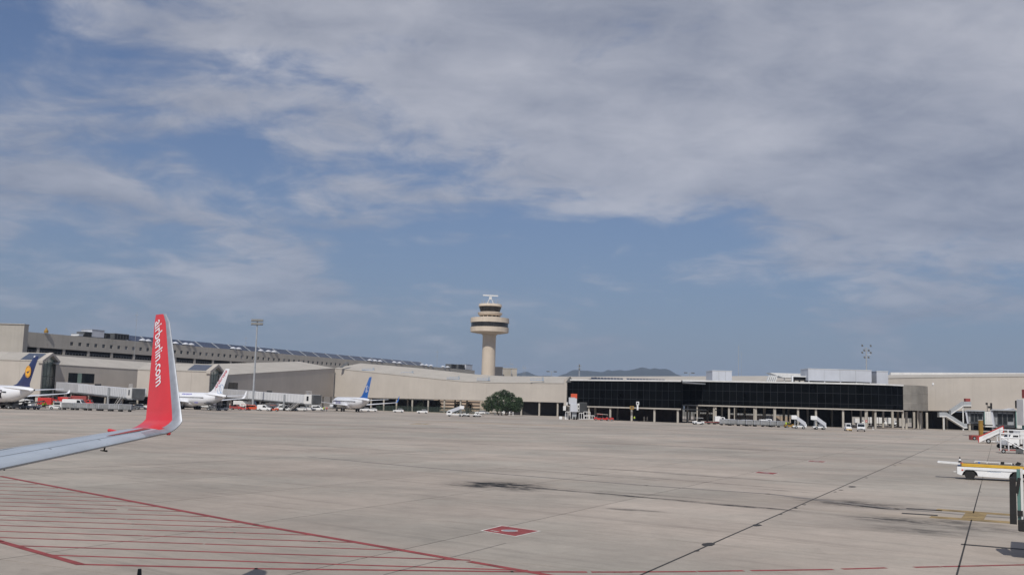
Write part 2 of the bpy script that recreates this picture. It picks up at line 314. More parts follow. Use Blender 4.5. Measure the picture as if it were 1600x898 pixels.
def sheet():
    m = mat('terrain', (.16,.145,.11), .9, var=.3, scale=.01)
    s = MB(); n = 24; sz = 26000
    for i in range(n+1):
        for j in range(n+1): s.v.append((-sz+2*sz*i/n, -6000+ (2*sz)*j/n, -.05))
    for i in range(n):
        for j in range(n): s.f.append((i*(n+1)+j,(i+1)*(n+1)+j,(i+1)*(n+1)+j+1,i*(n+1)+j+1))
    return s.obj('ground', m)
sstruct(sheet())
bedm = MB().quad((-420,-60,-.03),(420,-60,-.03),(420,640,-.03),(-420,640,-.03)).obj('joint_bed', mat('joint_fill',(.13,.12,.105),.9), apron)

# painted markings
mk = thing('apron_markings', None, None); mk['kind'] = 'structure'
def mark(name, m, pxs, w, z=.004, parent=mk):
    s = MB(); pts = [G(*p) for p in pxs]; ribbon(s, pts, w, z); return s.obj(name, m, parent)
e0, e1 = G(0,743.5), G(865,898)
mark('hatch_border', 'mred', [(0,743.5),(400,819.6)], .28, .0085)
mark('hatch_border', 'mred', [(400,819.6),(714,874)], .28, .0085)
mark('hatch_border', 'mred', [(735,877),(880,902)], .26, .0085)
mark('hatch_border', 'mred', [(-60,826),(0,845.5),(125,881)], .24, .0085)
mark('stand_line', 'mred', [(124,881),(400,887.7),(800,892.5),(915,893)], .2)
for a, b in (((926,893),(984,893)),((987,892.8),(1086,892.3)),((1092,892),(1160,891)),((1175,890.8),(1300,889)),((1318,888.3),(1383,886.5)),((1430,885.5),(1468,884.7)),((1473,884.5),(1545,883)),((1549,882.8),(1640,881))):
    mark('stand_line', 'mred', [a, b], .19)
def seg_x(p, d, a, b):
    n = Vector((-(b-a).y,(b-a).x)); a2 = Vector((a.x,a.y)); p2 = Vector((p.x,p.y)); d2 = Vector((d.x,d.y)); return p + d*(n.dot(a2-p2)/n.dot(d2))
hd = (G(400,842)-G(0,829.4)); hd.z = 0; hd.normalize()
hs = [749.6,754.4,759.3,765.6,771.6,777.4,783.5,789.7,796.4,804.2,811.5,820.2,829.4,839.1]
for k, y in enumerate(hs):
    p = G(0, y); q = seg_x(p, hd, e0, e1)-hd*.5; s = MB(); x = p - hd*4
    ts = sorted([0]+[random.random() for _ in range(2)]+[1]); 
    L_ = (q-x).length; a = 0.; i = 0
    while a < L_:
        ln_ = random.uniform(5, 12); b = min(L_, a+ln_)
        ribbon(s, [x+hd*a, x+hd*b], .155, .004); a = b + random.choice([.0,.0,.12,.5 if k in (7,8,11) else .1])
    s.obj('hatch_line', 'mred', mk)
for (y0, x0) in ((0,(28,851.5)),(0,(75,866))):
    pass
p = G(28,852); q = seg_x(p, hd, e0, e1); s = MB(); ribbon(s, [p,q], .17, .004); s.obj('hatch_line', 'mred', mk)
p = G(75,866.5); q = seg_x(p, hd, e0, e1); s = MB(); ribbon(s, [p,q], .17, .004); s.obj('hatch_line', 'mred', mk)
# sealed expansion joints and tarry patches
mark('sealed_joint', 'mdark', [(990,902.5),(1452,700)], .075)
s = MB(); q0_ = A0+V*SP-U*3; ribbon(s, [q0_, q0_+U*52], .055, .004); s.obj('sealed_joint', 'mdark', mk)
mark('sealed_joint', 'mgrey', [(0,735),(250,725),(480,713),(700,703)], .13)
mark('sealed_joint', 'mgrey', [(600,897),(790,848)], .05)
for x, y, w in ((1107,850,.38),(1182,820,.3),(1088,860,.14),(1243,793,.22),(1257,788,.16),(1331,760,.4),(1314,765,.2),(1354,746,.2),(1398,727,.26),(1407,723,.24),(1220,803,.12),(1305,768,.14),(1532,768,.12)):
    c = G(x,y); s = MB(); n = 9; s.add([(c.x+U.x*w*1.4*cos(2*pi*i/n)*random.uniform(.7,1.2)+V.x*w*.6*sin(2*pi*i/n)*random.uniform(.7,1.2), c.y+U.y*w*1.4*cos(2*pi*i/n)+V.y*w*.6*sin(2*pi*i/n), .005+.0001*len(s.v)) for i in range(n)], [tuple(range(n))]); s.obj('tar_patch', 'mdark', mk)
mark('lead_in_line', 'mgrey', [(480,713),(720,735)], .38, .003); mark('lead_in_line', 'mgrey', [(720,735),(1010,758),(1200,771)], .42, .003); mark('lead_in_line', 'mgrey', [(1200,771),(1400,794.5)], .5, .003); mark('lead_in_line', 'mgrey', [(1400,794),(1512,804)], .4, .003)
mark('lead_in_line', 'mgrey', [(1530,805.5),(1580,808.5)], .4, .003)
mark('stop_bar', 'mdark', [(1420,794),(1468,797)], .55); mark('stop_bar', 'mdark', [(1413,801.5),(1461,804.5)], .55)
for a, b in (((1470,796),(1576,803.5)),((1461,807.5),(1576,815.5))): mark('yellow_bar', 'myel', [a,b], 1.0)
mark('yellow_bar', 'myel', [(1525,802),(1519,811)], .9, .0045)
mark('dark_strip', 'mdark', [(1505,850),(1640,861)], .35)
mark('dark_strip', 'mdark', [(648,667.3),(714,669)], .5, .003); mark('yellow_mark', 'myel', [(641,662.5),(674,661.3)], 1.0, .003); mark('yellow_mark', 'myel', [(648,660.6),(668,662.6)], .8, .0035); mark('dark_strip', 'mdark', [(362,652),(394,652.3)], .45, .003)
mark('yellow_mark', 'myel', [(495,668.6),(612,672)], .45, .0035); mark('yellow_mark', 'myel', [(655,674.3),(715,675.3)], .4, .0035)
for cs in (((750,828.5),(783,820.5),(846,829),(806,838)),):
    P = [G(*c) for c in cs]; cen = sum(P, Vector())/4; fp = thing('fuel_pit_cover', None, None); tag(fp, 'large red square pit marking with white outline and round grey lid, nearest one', 'pit marking', 'red pit markings on the apron'); fp.location = (cen.x,cen.y,0)
def pit(fp, P, cen, lid=True):
    q = [p-cen for p in P]
    MB().add([(v.x*1.0,v.y,.0048) for v in q], [(0,1,2,3)]).obj('outline', 'mwhite', fp)
    MB().add([(v.x*.91,v.y*.91,.0088) for v in q], [(0,1,2,3)]).obj('red_field', 'mred', fp)
    r_ = (q[0]-q[1]).length*.14
    s = MB(); disc(s, (0,0,.0128), (1,0,0), (0,1,0), r_*1.15, r_*1.15); s.obj('lid_ring', 'mwhite', fp)
    s = MB(); s.lathe([(r_,.0128),(r_,.018)], 24); s.obj('lid', 'msteel', fp)
    e = (q[0]*.62); xd = (q[3]-q[0]).normalized(); yd = Vector((-xd.y,xd.x,0))
    for k in range(4):
        s = MB(); c = q[0]*.72+xd*(.05+.1*k)+yd*.03; s.add([(c.x,c.y,.0128),(c.x+xd.x*.07,c.y+xd.y*.07,.0128),(c.x+xd.x*.07+yd.x*.12,c.y+xd.y*.07+yd.y*.12,.0128),(c.x+yd.x*.12,c.y+yd.y*.12,.0128)], [(0,1,2,3)]); s.obj('painted_mark', 'mwhite', fp)
pit(fp, P, cen)
for x, y, lb in ((1197,738.5,'smaller red square pit marking between the dark joint and the black terminal, left one'),(1276,720.5,'farthest red square pit marking, thin sliver just left of the long dark joint')):
    c = G(x,y); f2 = thing('fuel_pit_cover', lb, 'pit marking', (c.x,c.y,0), 0, 'red pit markings on the apron'); pit(f2, [c+(p-cen)*.92 for p in P], c)
# ------------------------------------------------------------------ buildings
def Z(px, py, D): return at(px, py, D).z
def hall(name, label, pts, colpx=None, wm='conc', depth=18, panel=6., recess=14, back='dark'):
    # pts: (px, D, py_eave, py_bottom, py_ridge)
    t = thing(name, label, 'terminal building', foot(pts[0][0], pts[0][1]))
    o = t.location.copy(); rings = []
    for px, D, pe, pb, pr in pts:
        e = at(px, pe, D); rings.append((Vector((e.x,D,0)), Z(px,pe,D), Z(px,pb,D), pr, px))
    dv_ = []
    for a, b in zip(rings, rings[1:]):
        q_ = (b[0]-a[0]).normalized(); q_ = Vector((-q_.y,q_.x,0)); dv_.append(q_ if q_.y > 0 else -q_)
    vn = [dv_[0]]+[((x_+y_).normalized())/max(.5,((x_+y_).normalized()).dot(x_)) for x_, y_ in zip(dv_,dv_[1:])]+[dv_[-1]]
    for ii, (a, b) in enumerate(zip(rings, rings[1:])):
        d = b[0]-a[0]; Ln = d.length; d.normalize(); nb = Vector((-d.y,d.x,0)) ;  # pointing away from camera
        if nb.y < 0: nb = -nb
        n = max(1, round(Ln/panel)); step = Ln/n
        ra = Z(a[4], a[3], a[0].y+depth*vn[ii].y); rb = Z(b[4], b[3], b[0].y+depth*vn[ii+1].y)
        def lr(u, q, w): return q+(w-q)*u
        for k in range(n):
            u0 = (k*step+.006)/Ln; u1 = ((k+1)*step-.006)/Ln
            p0 = a[0]+(b[0]-a[0])*u0-o; p1 = a[0]+(b[0]-a[0])*u1-o
            lo = [p0+Vector((0,0,lr(u0,a[2],b[2]))), p1+Vector((0,0,lr(u1,a[2],b[2]))), p1+nb*.35+Vector((0,0,lr(u1,a[2],b[2]))), p0+nb*.35+Vector((0,0,lr(u0,a[2],b[2])))]
            hi = [p0+Vector((0,0,lr(u0,a[1],b[1]))), p1+Vector((0,0,lr(u1,a[1],b[1]))), p1+nb*.35+Vector((0,0,lr(u1,a[1],b[1]))), p0+nb*.35+Vector((0,0,lr(u0,a[1],b[1])))]
            MB().hull4(lo, hi).obj('wall_panel', wm, t)
            q0 = [p0-nb*.12+Vector((0,0,lr(u0,a[1],b[1])+.03)), p1-nb*.12+Vector((0,0,lr(u1,a[1],b[1])+.03)), p1+vn[ii].lerp(vn[ii+1],u1)*depth+Vector((0,0,lr(u1,ra,rb))), p0+vn[ii].lerp(vn[ii+1],u0)*depth+Vector((0,0,lr(u0,ra,rb)))]
            q1 = [v-Vector((0,0,.25)) for v in q0]
            MB().hull4(q1, q0).obj('roof_panel', 'roofc', t)
        # dark body behind (rear slope, rear wall, soffit)
        lo0, lo1 = a[0]-o, b[0]-o
        s = MB(); dd = depth*2
        s.add([lo0+vn[ii]*depth+Vector((0,0,ra-.3)), lo1+vn[ii+1]*depth+Vector((0,0,rb-.3)), lo1+nb*dd+Vector((0,0,b[1])), lo0+nb*dd+Vector((0,0,a[1]))], [(0,1,2,3)]); s.obj('rear_roof', 'roofc', t)
        s = MB(); s.add([lo0+nb*dd+Vector((0,0,a[1])), lo1+nb*dd+Vector((0,0,b[1])), lo1+nb*dd+Vector((0,0,b[2])), lo0+nb*dd+Vector((0,0,a[2]))], [(0,1,2,3)]); s.obj('rear_wall', wm, t)
        s = MB(); s.hull4([lo0+nb*.4+Vector((0,0,a[2]+.02)), lo1+nb*.4+Vector((0,0,b[2]+.02)), lo1+nb*dd+Vector((0,0,b[2]+.02)), lo0+nb*dd+Vector((0,0,a[2]+.02))], [lo0+nb*.4+Vector((0,0,a[2]+.4)), lo1+nb*.4+Vector((0,0,b[2]+.4)), lo1+nb*dd+Vector((0,0,b[2]+.4)), lo0+nb*dd+Vector((0,0,a[2]+.4))]); s.obj('soffit', 'col', t)
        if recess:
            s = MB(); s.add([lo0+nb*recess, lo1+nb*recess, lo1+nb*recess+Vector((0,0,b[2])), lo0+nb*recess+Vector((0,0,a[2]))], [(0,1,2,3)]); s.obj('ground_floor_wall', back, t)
        nc = max(1, round(Ln/8)); mm = MB().bar((0,0,0),(0,0,1), .38, 14).mesh('column', M['col'], True)
        for k in range(nc+1):
            if k == nc and b is not rings[-1]: continue
            u = k/nc; p = lo0+(lo1-lo0)*u+nb*.8; share(mm, 'column', t, p, (0,0,0), (1,1,lr(u,a[2],b[2])))
            share(mm, 'column', t, p+nb*9, (0,0,0), (1,1,lr(u,a[2],b[2])))
    return t, rings, nb
# centre terminal: light wall from the corner at 523 to the black glass
hall('terminal_hall', 'long beige concrete terminal hall with sloping roof edge running behind the round tree', [(523,475,575,620,566),(620,455,585,622,574),(720,440,595,624.5,584),(760,437,597,625.5,586.5),(900,415,598.3,629,587.3)], recess=0)
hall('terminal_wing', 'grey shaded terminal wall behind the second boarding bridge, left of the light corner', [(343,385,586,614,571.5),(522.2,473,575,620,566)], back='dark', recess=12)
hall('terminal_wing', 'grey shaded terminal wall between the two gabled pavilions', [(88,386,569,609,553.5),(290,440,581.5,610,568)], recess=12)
hall('terminal_hall', 'long beige terminal hall behind and right of the black glass front', [(880,436,599,629,587),(1240,375,594,637,586),(1433,352,589,641,584.5),(1640,332,587,643,583)], recess=0)
# parapet band along the right hall
t = thing('roof_parapet', 'pale metal parapet band along the top of the right hand terminal hall', 'parapet', foot(1433,351))
s = MB(); a = at(1392,586,376.); b = at(1640,586.6,351.5); a2 = at(1392,581.5,376.); b2 = at(1640,582.5,351.5); k = Vector((0,1.5,0)); l0 = t.location
s.hull4([a-l0,b-l0,b-l0+k,a-l0+k],[a2-l0,b2-l0,b2-l0+k,a2-l0+k]); s.obj('band','wmetal',t)
# hall roof details
for px, pe, D in ((530,570,470),):
    t = thing('roof_strip', 'thin dark drain strip slanting up the roof edge near the light corner', 'roof strip', at(532,574.5,470.0)); MB().hull4([(-.5,-.3,.1),(.8,-.3,.1),(.8,.3,.1),(-.5,.3,.1)], [(2.2,4,3.0),(3.4,4,3.0),(3.4,5,3.0),(2.2,5,3.0)]).obj('strip','dgrey',t)
for i, (px, py) in enumerate(((575,579),(636,584.5),(708,592.5),(755,594),(839,594.5))):
    pe_ = 575+(px-523)*.1 if px<720 else 597; pr_ = 566+(px-523)*.098 if px<720 else 586.5; D = 475-(px-523)*.17 + 17*min(.85,max(.05,(pe_-py)/(pe_-pr_))); t = thing('roof_walkway', ['small roof walkway above the blue tail','small roof walkway right of the blue tail','small roof walkway left of the control tower','small roof walkway below the control tower','small roof walkway above the round tree'][i], 'roof walkway', at(px,py,D-.6), group='small walkways on the long roof edge')
    s = MB(); s.box((0,0,.3),(5.5,.9,.12)); 
    for k in range(5): s.sq((-2.6+k*1.3,-.4,0),(-2.6+k*1.3,-.4,1.0),.05)
    s.sq((-2.6,-.4,1),(2.6,-.4,1),.05); s.obj('deck','lblue',t); MB().box((2.4,0,.8),(.8,.8,1.7)).obj('hatch','grey',t)
# pavilions
def pavilion(label, xl, xr, xb, D, pe, pr, pb, skyx, arc=True):
    # side wall from xl to xr (facing us), gable end from xr to xb
    t = thing('gabled_pavilion', label, 'terminal building', foot(xr, D)); o = t.location.copy()
    pL = Vector((at(xl,pe,D).x, D, 0))-o; pR = Vector((at(xr,pe,D).x, D, 0))-o; ze = Z(xr,pe,D); zb = Z(xr,pb,D)
    wd = 26.; Db = D+wd; pB = Vector((at(xb,pe+2,Db).x, Db, 0))-o; gv = pB-pR; mid = pR+gv*.5; zr = Z((xr+xb)/2, pr, D+wd/2)
    n = max(2, round((pR-pL).length/7)); z = lambda p, h: (p[0],p[1],h)
    for k in range(n):
        a = pL+(pR-pL)*(k/n)+Vector((.02,0,0)); b = pL+(pR-pL)*((k+1)/n)-Vector((.02,0,0))
        q = Vector((0,.4,0)); MB().hull4([z(a,zb),z(b,zb),z(b+q,zb),z(a+q,zb)],[z(a,ze),z(b,ze),z(b+q,ze),z(a+q,ze)]).obj('wall_panel','conc',t)
        f = Vector((0,-.15,0)); h = gv*.5
        top = [z(a+f,ze+.05),z(b+f,ze+.05),z(b+h,zr),z(a+h,zr)]; low = [(v[0],v[1],v[2]-.3) for v in top]; MB().hull4(low,top).obj('roof_panel','roofc',t)
    for k in (1,):
        a, b = pL, pR; top = [z(a+gv*.5,zr),z(b+gv*.5,zr),z(b+gv,ze),z(a+gv,ze)]; low = [(v[0],v[1],v[2]-.3) for v in top]; MB().hull4(low,top).obj('rear_roof','roofc',t)
        MB().hull4([z(a+gv,zb),z(b+gv,zb),z(b+gv+Vector((0,-.3,0)),zb),z(a+gv+Vector((0,-.3,0)),zb)],[z(a+gv,ze),z(b+gv,ze),z(b+gv+Vector((0,-.3,0)),ze),z(a+gv+Vector((0,-.3,0)),ze)]).obj('rear_wall','conc',t)
    # skylight lying on the front slope
    def onroof(px, u):
        x = at(px,pe,D).x - o.x; return Vector((x,0,0))+gv*(.5*u)+Vector((0,-.15*(1-u),ze+.09+(zr-ze)*u))
    x0,x1 = skyx; c = [onroof(x0,.06),onroof(x1,.06),onroof(x1,.86),onroof(x0,.86)]; MB().hull4([v-Vector((0,0,.05)) for v in c],[v+Vector((0,0,.03)) for v in c]).obj('skylight','solar',t)
    # gable frame and glass
    gd = gv.normalized(); inn = Vector((-gd.y,gd.x,0)); inn = inn if inn.x < 0 else -inn
    W_ = gv.length
    def gp(u, h, dpt=0): p = pR+gv*u+inn*dpt; return (p.x,p.y,h)
    fr = MB(); w = .06
    for (u0,h0,h1) in ((0,zb,ze),(1-w,zb,ze)):
        fr.hull4([gp(u0,h0,0),gp(u0+w,h0,0),gp(u0+w,h0,1.2),gp(u0,h0,1.2)],[gp(u0,h1+.0,0),gp(u0+w,h1+.0,0),gp(u0+w,h1,1.2),gp(u0,h1,1.2)])
    fr.hull4([gp(-.02,ze-.9,-.3),gp(.5,zr-.9,-.3),gp(.5,zr-.9,1.2),gp(-.02,ze-.9,1.2)],[gp(-.02,ze+.1,-.3),gp(.5,zr+.15,-.3),gp(.5,zr+.15,1.2),gp(-.02,ze+.1,1.2)])
    fr.hull4([gp(.5,zr-.9,-.3),gp(1.02,ze-.9,-.3),gp(1.02,ze-.9,1.2),gp(.5,zr-.9,1.2)],[gp(.5,zr+.15,-.3),gp(1.02,ze+.1,-.3),gp(1.02,ze+.1,1.2),gp(.5,zr+.15,1.2)])
    fr.obj('gable_frame','conc',t)
    nn = 5
    for k in range(nn):
        u0 = .06+.88*k/nn+.004; u1 = .06+.88*(k+1)/nn-.004; um = lambda u: ze-.9+(zr-ze)*(1-abs(2*u-1))
        hm = zb+(ze-zb)*.55
        for lo_, hi_ in ((lambda u: zb+.3, lambda u: hm),(lambda u: hm+.12, um)):
            MB().hull4([gp(u0,lo_(u0),.9),gp(u1,lo_(u1),.9),gp(u1,lo_(u1),.98),gp(u0,lo_(u0),.98)],[gp(u0,hi_(u0),.9),gp(u1,hi_(u1),.9),gp(u1,hi_(u1),.98),gp(u0,hi_(u0),.98)]).obj('pane','green',t)
    mu = MB()
    for k in range(nn+1):
        u0 = .06+.88*k/nn-.004; mu.hull4([gp(u0,zb,.8),gp(u0+.008,zb,.8),gp(u0+.008,zb,1.05),gp(u0,zb,1.05)],[gp(u0,ze,.8),gp(u0+.008,ze,.8),gp(u0+.008,ze,1.05),gp(u0,ze,1.05)])
    mu.obj('mullions','dgrey',t)
    fl = MB(); fl.hull4([gp(.0,zb-.5,.05),gp(1,zb-.5,.05),(pL+gv).to_tuple()[:2]+(zb-.5,),z(pL,zb-.5)],[gp(.0,zb-.01,.05),gp(1,zb-.01,.05),(pL+gv).to_tuple()[:2]+(zb-.01,),z(pL,zb-.01)]); fl.obj('floor_slab','conc',t)
    cm = MB().box((0,0,.5),(1.3,1.3,1)).mesh('pillar', M['conc'])
    for u, v in ((.04,0),(.96,0),(.5,0),(.04,.4),(.04,.8),(.5,.5),(.96,.5)):
        p = pR+gv*u+(pL-pR)*v*.9+inn*.8+Vector((0,.1,0)); share(cm,'pillar',t,p,(0,0,0),(1,1,zb-.5))
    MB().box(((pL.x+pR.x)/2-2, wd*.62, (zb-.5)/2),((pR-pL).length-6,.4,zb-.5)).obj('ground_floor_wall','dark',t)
    return t
pavilion('large gabled pavilion with green glass end behind the dark blue tail with orange disc', -70, 66, 95, 370, 563.2, 551.3, 617, (31,58))
p2 = pavilion('large gabled pavilion with dark skylight and glass end behind the white tail with red lettering', 215, 328, 351, 368, 579.8, 569.2, 620, (292,321))
# wing windows in the shaded walls
for (x0,x1,y0,y1,D0,D1,lb) in ((107,147,582,597.5,384,394,'wide dark window band in the shaded wall right of the first gabled pavilion'),(357,371,597,609,386,392,'small dark window in the shaded wall behind the white tail with red lettering')):
    a0 = at(x0,y0,D0); a1 = at(x1,y0+ (2 if x1-x0>20 else .5),D1); t = thing('ribbon_window', lb, 'window', (a0.x,a0.y,Z(x0,y1,D0)))
    h = a0.z-Z(x0,y1,D0); d = Vector((a1.x-a0.x,a1.y-a0.y,0)); n = 6 if x1-x0>20 else 2; f = Vector((.35,-.25,0))
    for k in range(n):
        p = d*((k+.02)/n)+f; q = d*((k+.98)/n)+f; MB().hull4([p,q,q-f,p-f],[p+Vector((0,0,h)),q+Vector((0,0,h)),q-f+Vector((0,0,h)),p-f+Vector((0,0,h))]).obj('pane','glass' if k!=2 else 'green',t)

# back terminal building with square windows
BA = Vector((-207.,430.,0)); BB = Vector((-66.,705.,0)); bd = (BB-BA).normalized(); brz = math.atan2(bd.y,bd.x); BL_ = 395.
t = thing('terminal_block', 'long grey upper terminal block with a row of small square windows and solar panels', 'terminal building', BA, brz)
def tx(px):     # distance along the block where column px meets it
    d = ray(px, yh(px)); k = d.x/d.y; return (BA.x-k*BA.y)/(k*bd.y-bd.x)
ZT, ZW1, ZW0, ZS1, ZS0 = 29.1, 26.35, 24.8, 22.85, 20.5
x0w = tx(106.5); pitch = (tx(508)-x0w)/42; nw = int((BL_-x0w)/pitch)-1
def seg(name, xa, xb, za, zb_, y0=0, y1=.6, m='bconc'): return MB().box(((xa+xb)/2,(y0+y1)/2,(za+zb_)/2),(xb-xa,y1-y0,zb_-za)).obj(name,m,t)
npl = 26
for k in range(npl):
    xa, xb = BL_*k/npl+.02, BL_*(k+1)/npl-.02
    seg('parapet_panel', xa, xb, ZW1, ZT); seg('wall_panel', xa, xb, ZS1, ZW0)
    seg('wall_panel', xa, xb, 0, ZS0)
xe = x0w-.8; piers = [(0,xe)]
for i in range(nw): piers.append((x0w+i*pitch+.8, x0w+(i+1)*pitch-.8 if i < nw-1 else BL_))
pm = None
for a, b in piers: seg('wall_panel', a, b, ZW0+.001, ZW1-.001, .01, .59)
wf = MB(); 
for q in ((0,0,.06,1.54,.06),): pass
fm = MB().box((0,0,.72),(1.5,.1,.08)).box((0,0,-.72),(1.5,.1,.08)).box((.72,0,0),(.08,.1,1.4)).box((-.72,0,0),(.08,.1,1.4)).box((0,0,0),(.06,.08,1.4)).box((0,0,0),(1.4,.08,.06)).mesh('window_frame', M['grey'])
gm = MB().box((0,.06,0),(1.45,.04,1.45)).mesh('pane', M['glass']); gm2 = MB().box((0,.06,0),(1.45,.04,1.45)).mesh('pane', M['fabric'])
for i in range(nw):
    f = share(fm, 'window', t, (x0w+i*pitch,.32,(ZW0+ZW1)/2),(0,0,0),(1.1,1,1.1)); share(gm2 if i in (7,8,11,19,25,33) else gm, 'pane', f, (0,0,0))
cmx = MB().box((0,0,0),(1.2,.6,ZS1-ZS0)).mesh('pier', M['bconc'])
xp = tx(134.5)-3*pitch*3; 
while xp < BL_:
    if xp > 0: share(cmx, 'pier', t, (xp,.5,(ZS1+ZS0)/2))
    xp += 3*pitch
seg('recessed_glazing', 0, BL_, ZS0, ZS1, 3, 3.2, 'dark'); seg('ledge', 0, BL_, ZS0-.3, ZS0-.01, .6, 3.2, 'roofc')
rl = MB()
for k in range(int(BL_/1.6)): rl.box((k*1.6,.5,ZS0+.5),(.06,.06,1.0))
rl.box((BL_/2,.5,ZS0+1.0),(BL_,.07,.07)); rr = rl.obj('railing','grey',t)
seg('roof', 0, BL_, ZT-1, ZT-.7, .6, 40, 'dgrey'); seg('rear_wall', 0, BL_, 0, ZT-.2, 40, 40.4); seg('end_wall', BL_+.01, BL_+.4, 0, ZT, 0, 40); seg('end_wall', -.4, -.01, 0, ZT, 0, 40)
# tilted solar panels along the parapet
xs0 = tx(200); xs1 = tx(655); ps = (tx(510)-tx(448.7))/3
pmx = MB().add([(0,0,0),(ps-.9,0,0),(ps-.9,5.5,3.0),(0,5.5,3.0),(0,0,-.12),(ps-.9,0,-.12),(ps-.9,5.5,2.88),(0,5.5,2.88)],[(0,1,2,3),(7,6,5,4),(0,4,5,1),(2,6,7,3),(0,3,7,4),(1,5,6,2)]).mesh('solar_panel', M['solar'])
rm = MB().hull4([(0,-.1,-.1),(.5,-.1,-.1),(.5,5.6,2.95),(0,5.6,2.95)],[(0,-.1,.15),(.5,-.1,.15),(.5,5.6,3.2),(0,5.6,3.2)]).mesh('panel_rib', M['grey'])
x = xs0
while x < xs1:
    share(pmx, 'solar_panel', t, (x,1.5,ZT-.05)); share(rm, 'panel_rib', t, (x+ps-.7,1.5,ZT-.05)); x += ps
# white shell canopies on the roof
proto = None; names = []
def shell(px, label):
    global proto
    x_ = tx(px); w = BA+bd*x_; loc = Vector((w.x,w.y,ZT-.05))-Vector((-bd.y,bd.x,0))*-.9
    if proto is None:
        proto = thing('roof_dome', label, 'roof dome', loc, brz, 'white domes on the upper roof')
        MB().lathe([(1.7,.0),(1.6,.25),(1.1,.65),(.5,.9),(.1,1.0)], 16, (0,0,.6)).obj('dome','panelw',proto,True); MB().bar((0,0,-.2),(0,0,.7),.7,10).obj('collar','grey',proto); return proto
    return dup(proto, loc, brz, label, 'white domes on the upper roof')
DP = [(219,'white roof dome just left of the red winglet, left of its pair'),(228,'white roof dome touching the left edge of the red winglet top'),(271,'single white roof dome just right of the red winglet tip'),(287,'white roof dome right of the red winglet, left of its pair'),(296,'white roof dome right of the red winglet, right of its pair'),
 (362,'white roof dome left of the tall light mast, left of its pair'),(370.5,'white roof dome left of the tall light mast, right of its pair'),(405.5,'white roof dome right behind the tall light mast'),(417.5,'second white roof dome right of the tall light mast'),(426,'third white roof dome right of the tall light mast'),
 (577,'white roof dome above the blue tail, left of three'),(585,'white roof dome above the blue tail, middle of three'),(593,'white roof dome above the blue tail, right of three'),(615.5,'white roof dome of the pair right of the blue tail, left one'),(623.5,'white roof dome of the pair right of the blue tail, right one'),
 (659,'white roof dome past the end of the solar panels, left of three'),(666,'white roof dome past the end of the solar panels, middle of three'),(673,'white roof dome past the end of the solar panels, right of three'),(692,'white roof dome beside the dark rooftop units left of the tower, left one'),(699,'white roof dome touching the dark rooftop units left of the tower')]
for px, lb in DP: shell(px, lb)
def roofbox(name, label, px0, px1, h, m, dy=1.5, dp=5, side=None, z0=None, rib=True):
    xa, xb = tx(px0), tx(px1); w = BA+bd*xa; t = thing(name, label, 'rooftop unit', (w.x,w.y,(z0 or ZT)-.1), brz)
    MB().box(((xb-xa)/2,dy+dp/2,h/2+.25),(xb-xa,dp,h-.3)).obj('casing',m,t,bevel=.03)
    s = MB()
    for k in range(5): s.box(((xb-xa)*(k+.5)/5,dy-.03,h/2+.2),((xb-xa)*.13,.08,h*.72))
    if rib: s.obj('louvre','dgrey' if m!='dgrey' else 'black',t)
    MB().box(((xb-xa)/2,dy+dp/2,h+.2),(xb-xa+.3,dp+.3,.15)).obj('lid','grey',t); MB().box(((xb-xa)*.1,dy+1,.05),(.3,.3,.5)).box(((xb-xa)*.9,dy+1,.05),(.3,.3,.5)).obj('skid','dgrey',t)
roofbox('rooftop_unit','low pale rooftop unit, leftmost on the upper terminal roof',120,127,1.2,'white',rib=False)
roofbox('rooftop_unit','dark rooftop unit between the pale unit and the tall white plant room',128.5,140,2.3,'dgrey')
roofbox('plant_room','tall pale plant room box with white left side on the upper terminal roof',140.5,160,3.6,'panelw',rib=False,dp=7)
roofbox('rooftop_unit','narrow dark rooftop unit right of the tall pale plant room',162.5,169.5,2.5,'dgrey')
roofbox('rooftop_unit','long dark rooftop unit, rightmost of the group on the upper terminal roof',176,199,2.8,'dgrey',dp=7)
roofbox('rooftop_unit','small dark rooftop unit left of the control tower, first of two',706,714,3.2,'dgrey'); roofbox('rooftop_unit','small dark rooftop unit left of the control tower, second of two',717,727,3.4,'dgrey'); roofbox('rooftop_unit','white rooftop unit nearest the control tower',729,739,4.0,'panelw',rib=False)
# end block at far left
t = thing('terminal_block', 'tall plain grey block at the left edge of the photo', 'terminal building', foot(28,424))
x1_ = 0; zt = Z(28,506.5,424); MB().box((-30,0.3+2,zt/2),(60,4,zt)).obj('body','bconc',t); MB().box((-30,2.2,zt+.1),(60.3,4.5,.35)).obj('coping','roofc',t)
t = thing('roof_bell', 'small brown rooftop object near the left block, alone on the roof', 'roof fitting', at(72,520,442)); MB().lathe([(.9,0),(.9,1.0),(.5,1.5),(.2,2.2)],10).obj('cowl','ochre',t); 

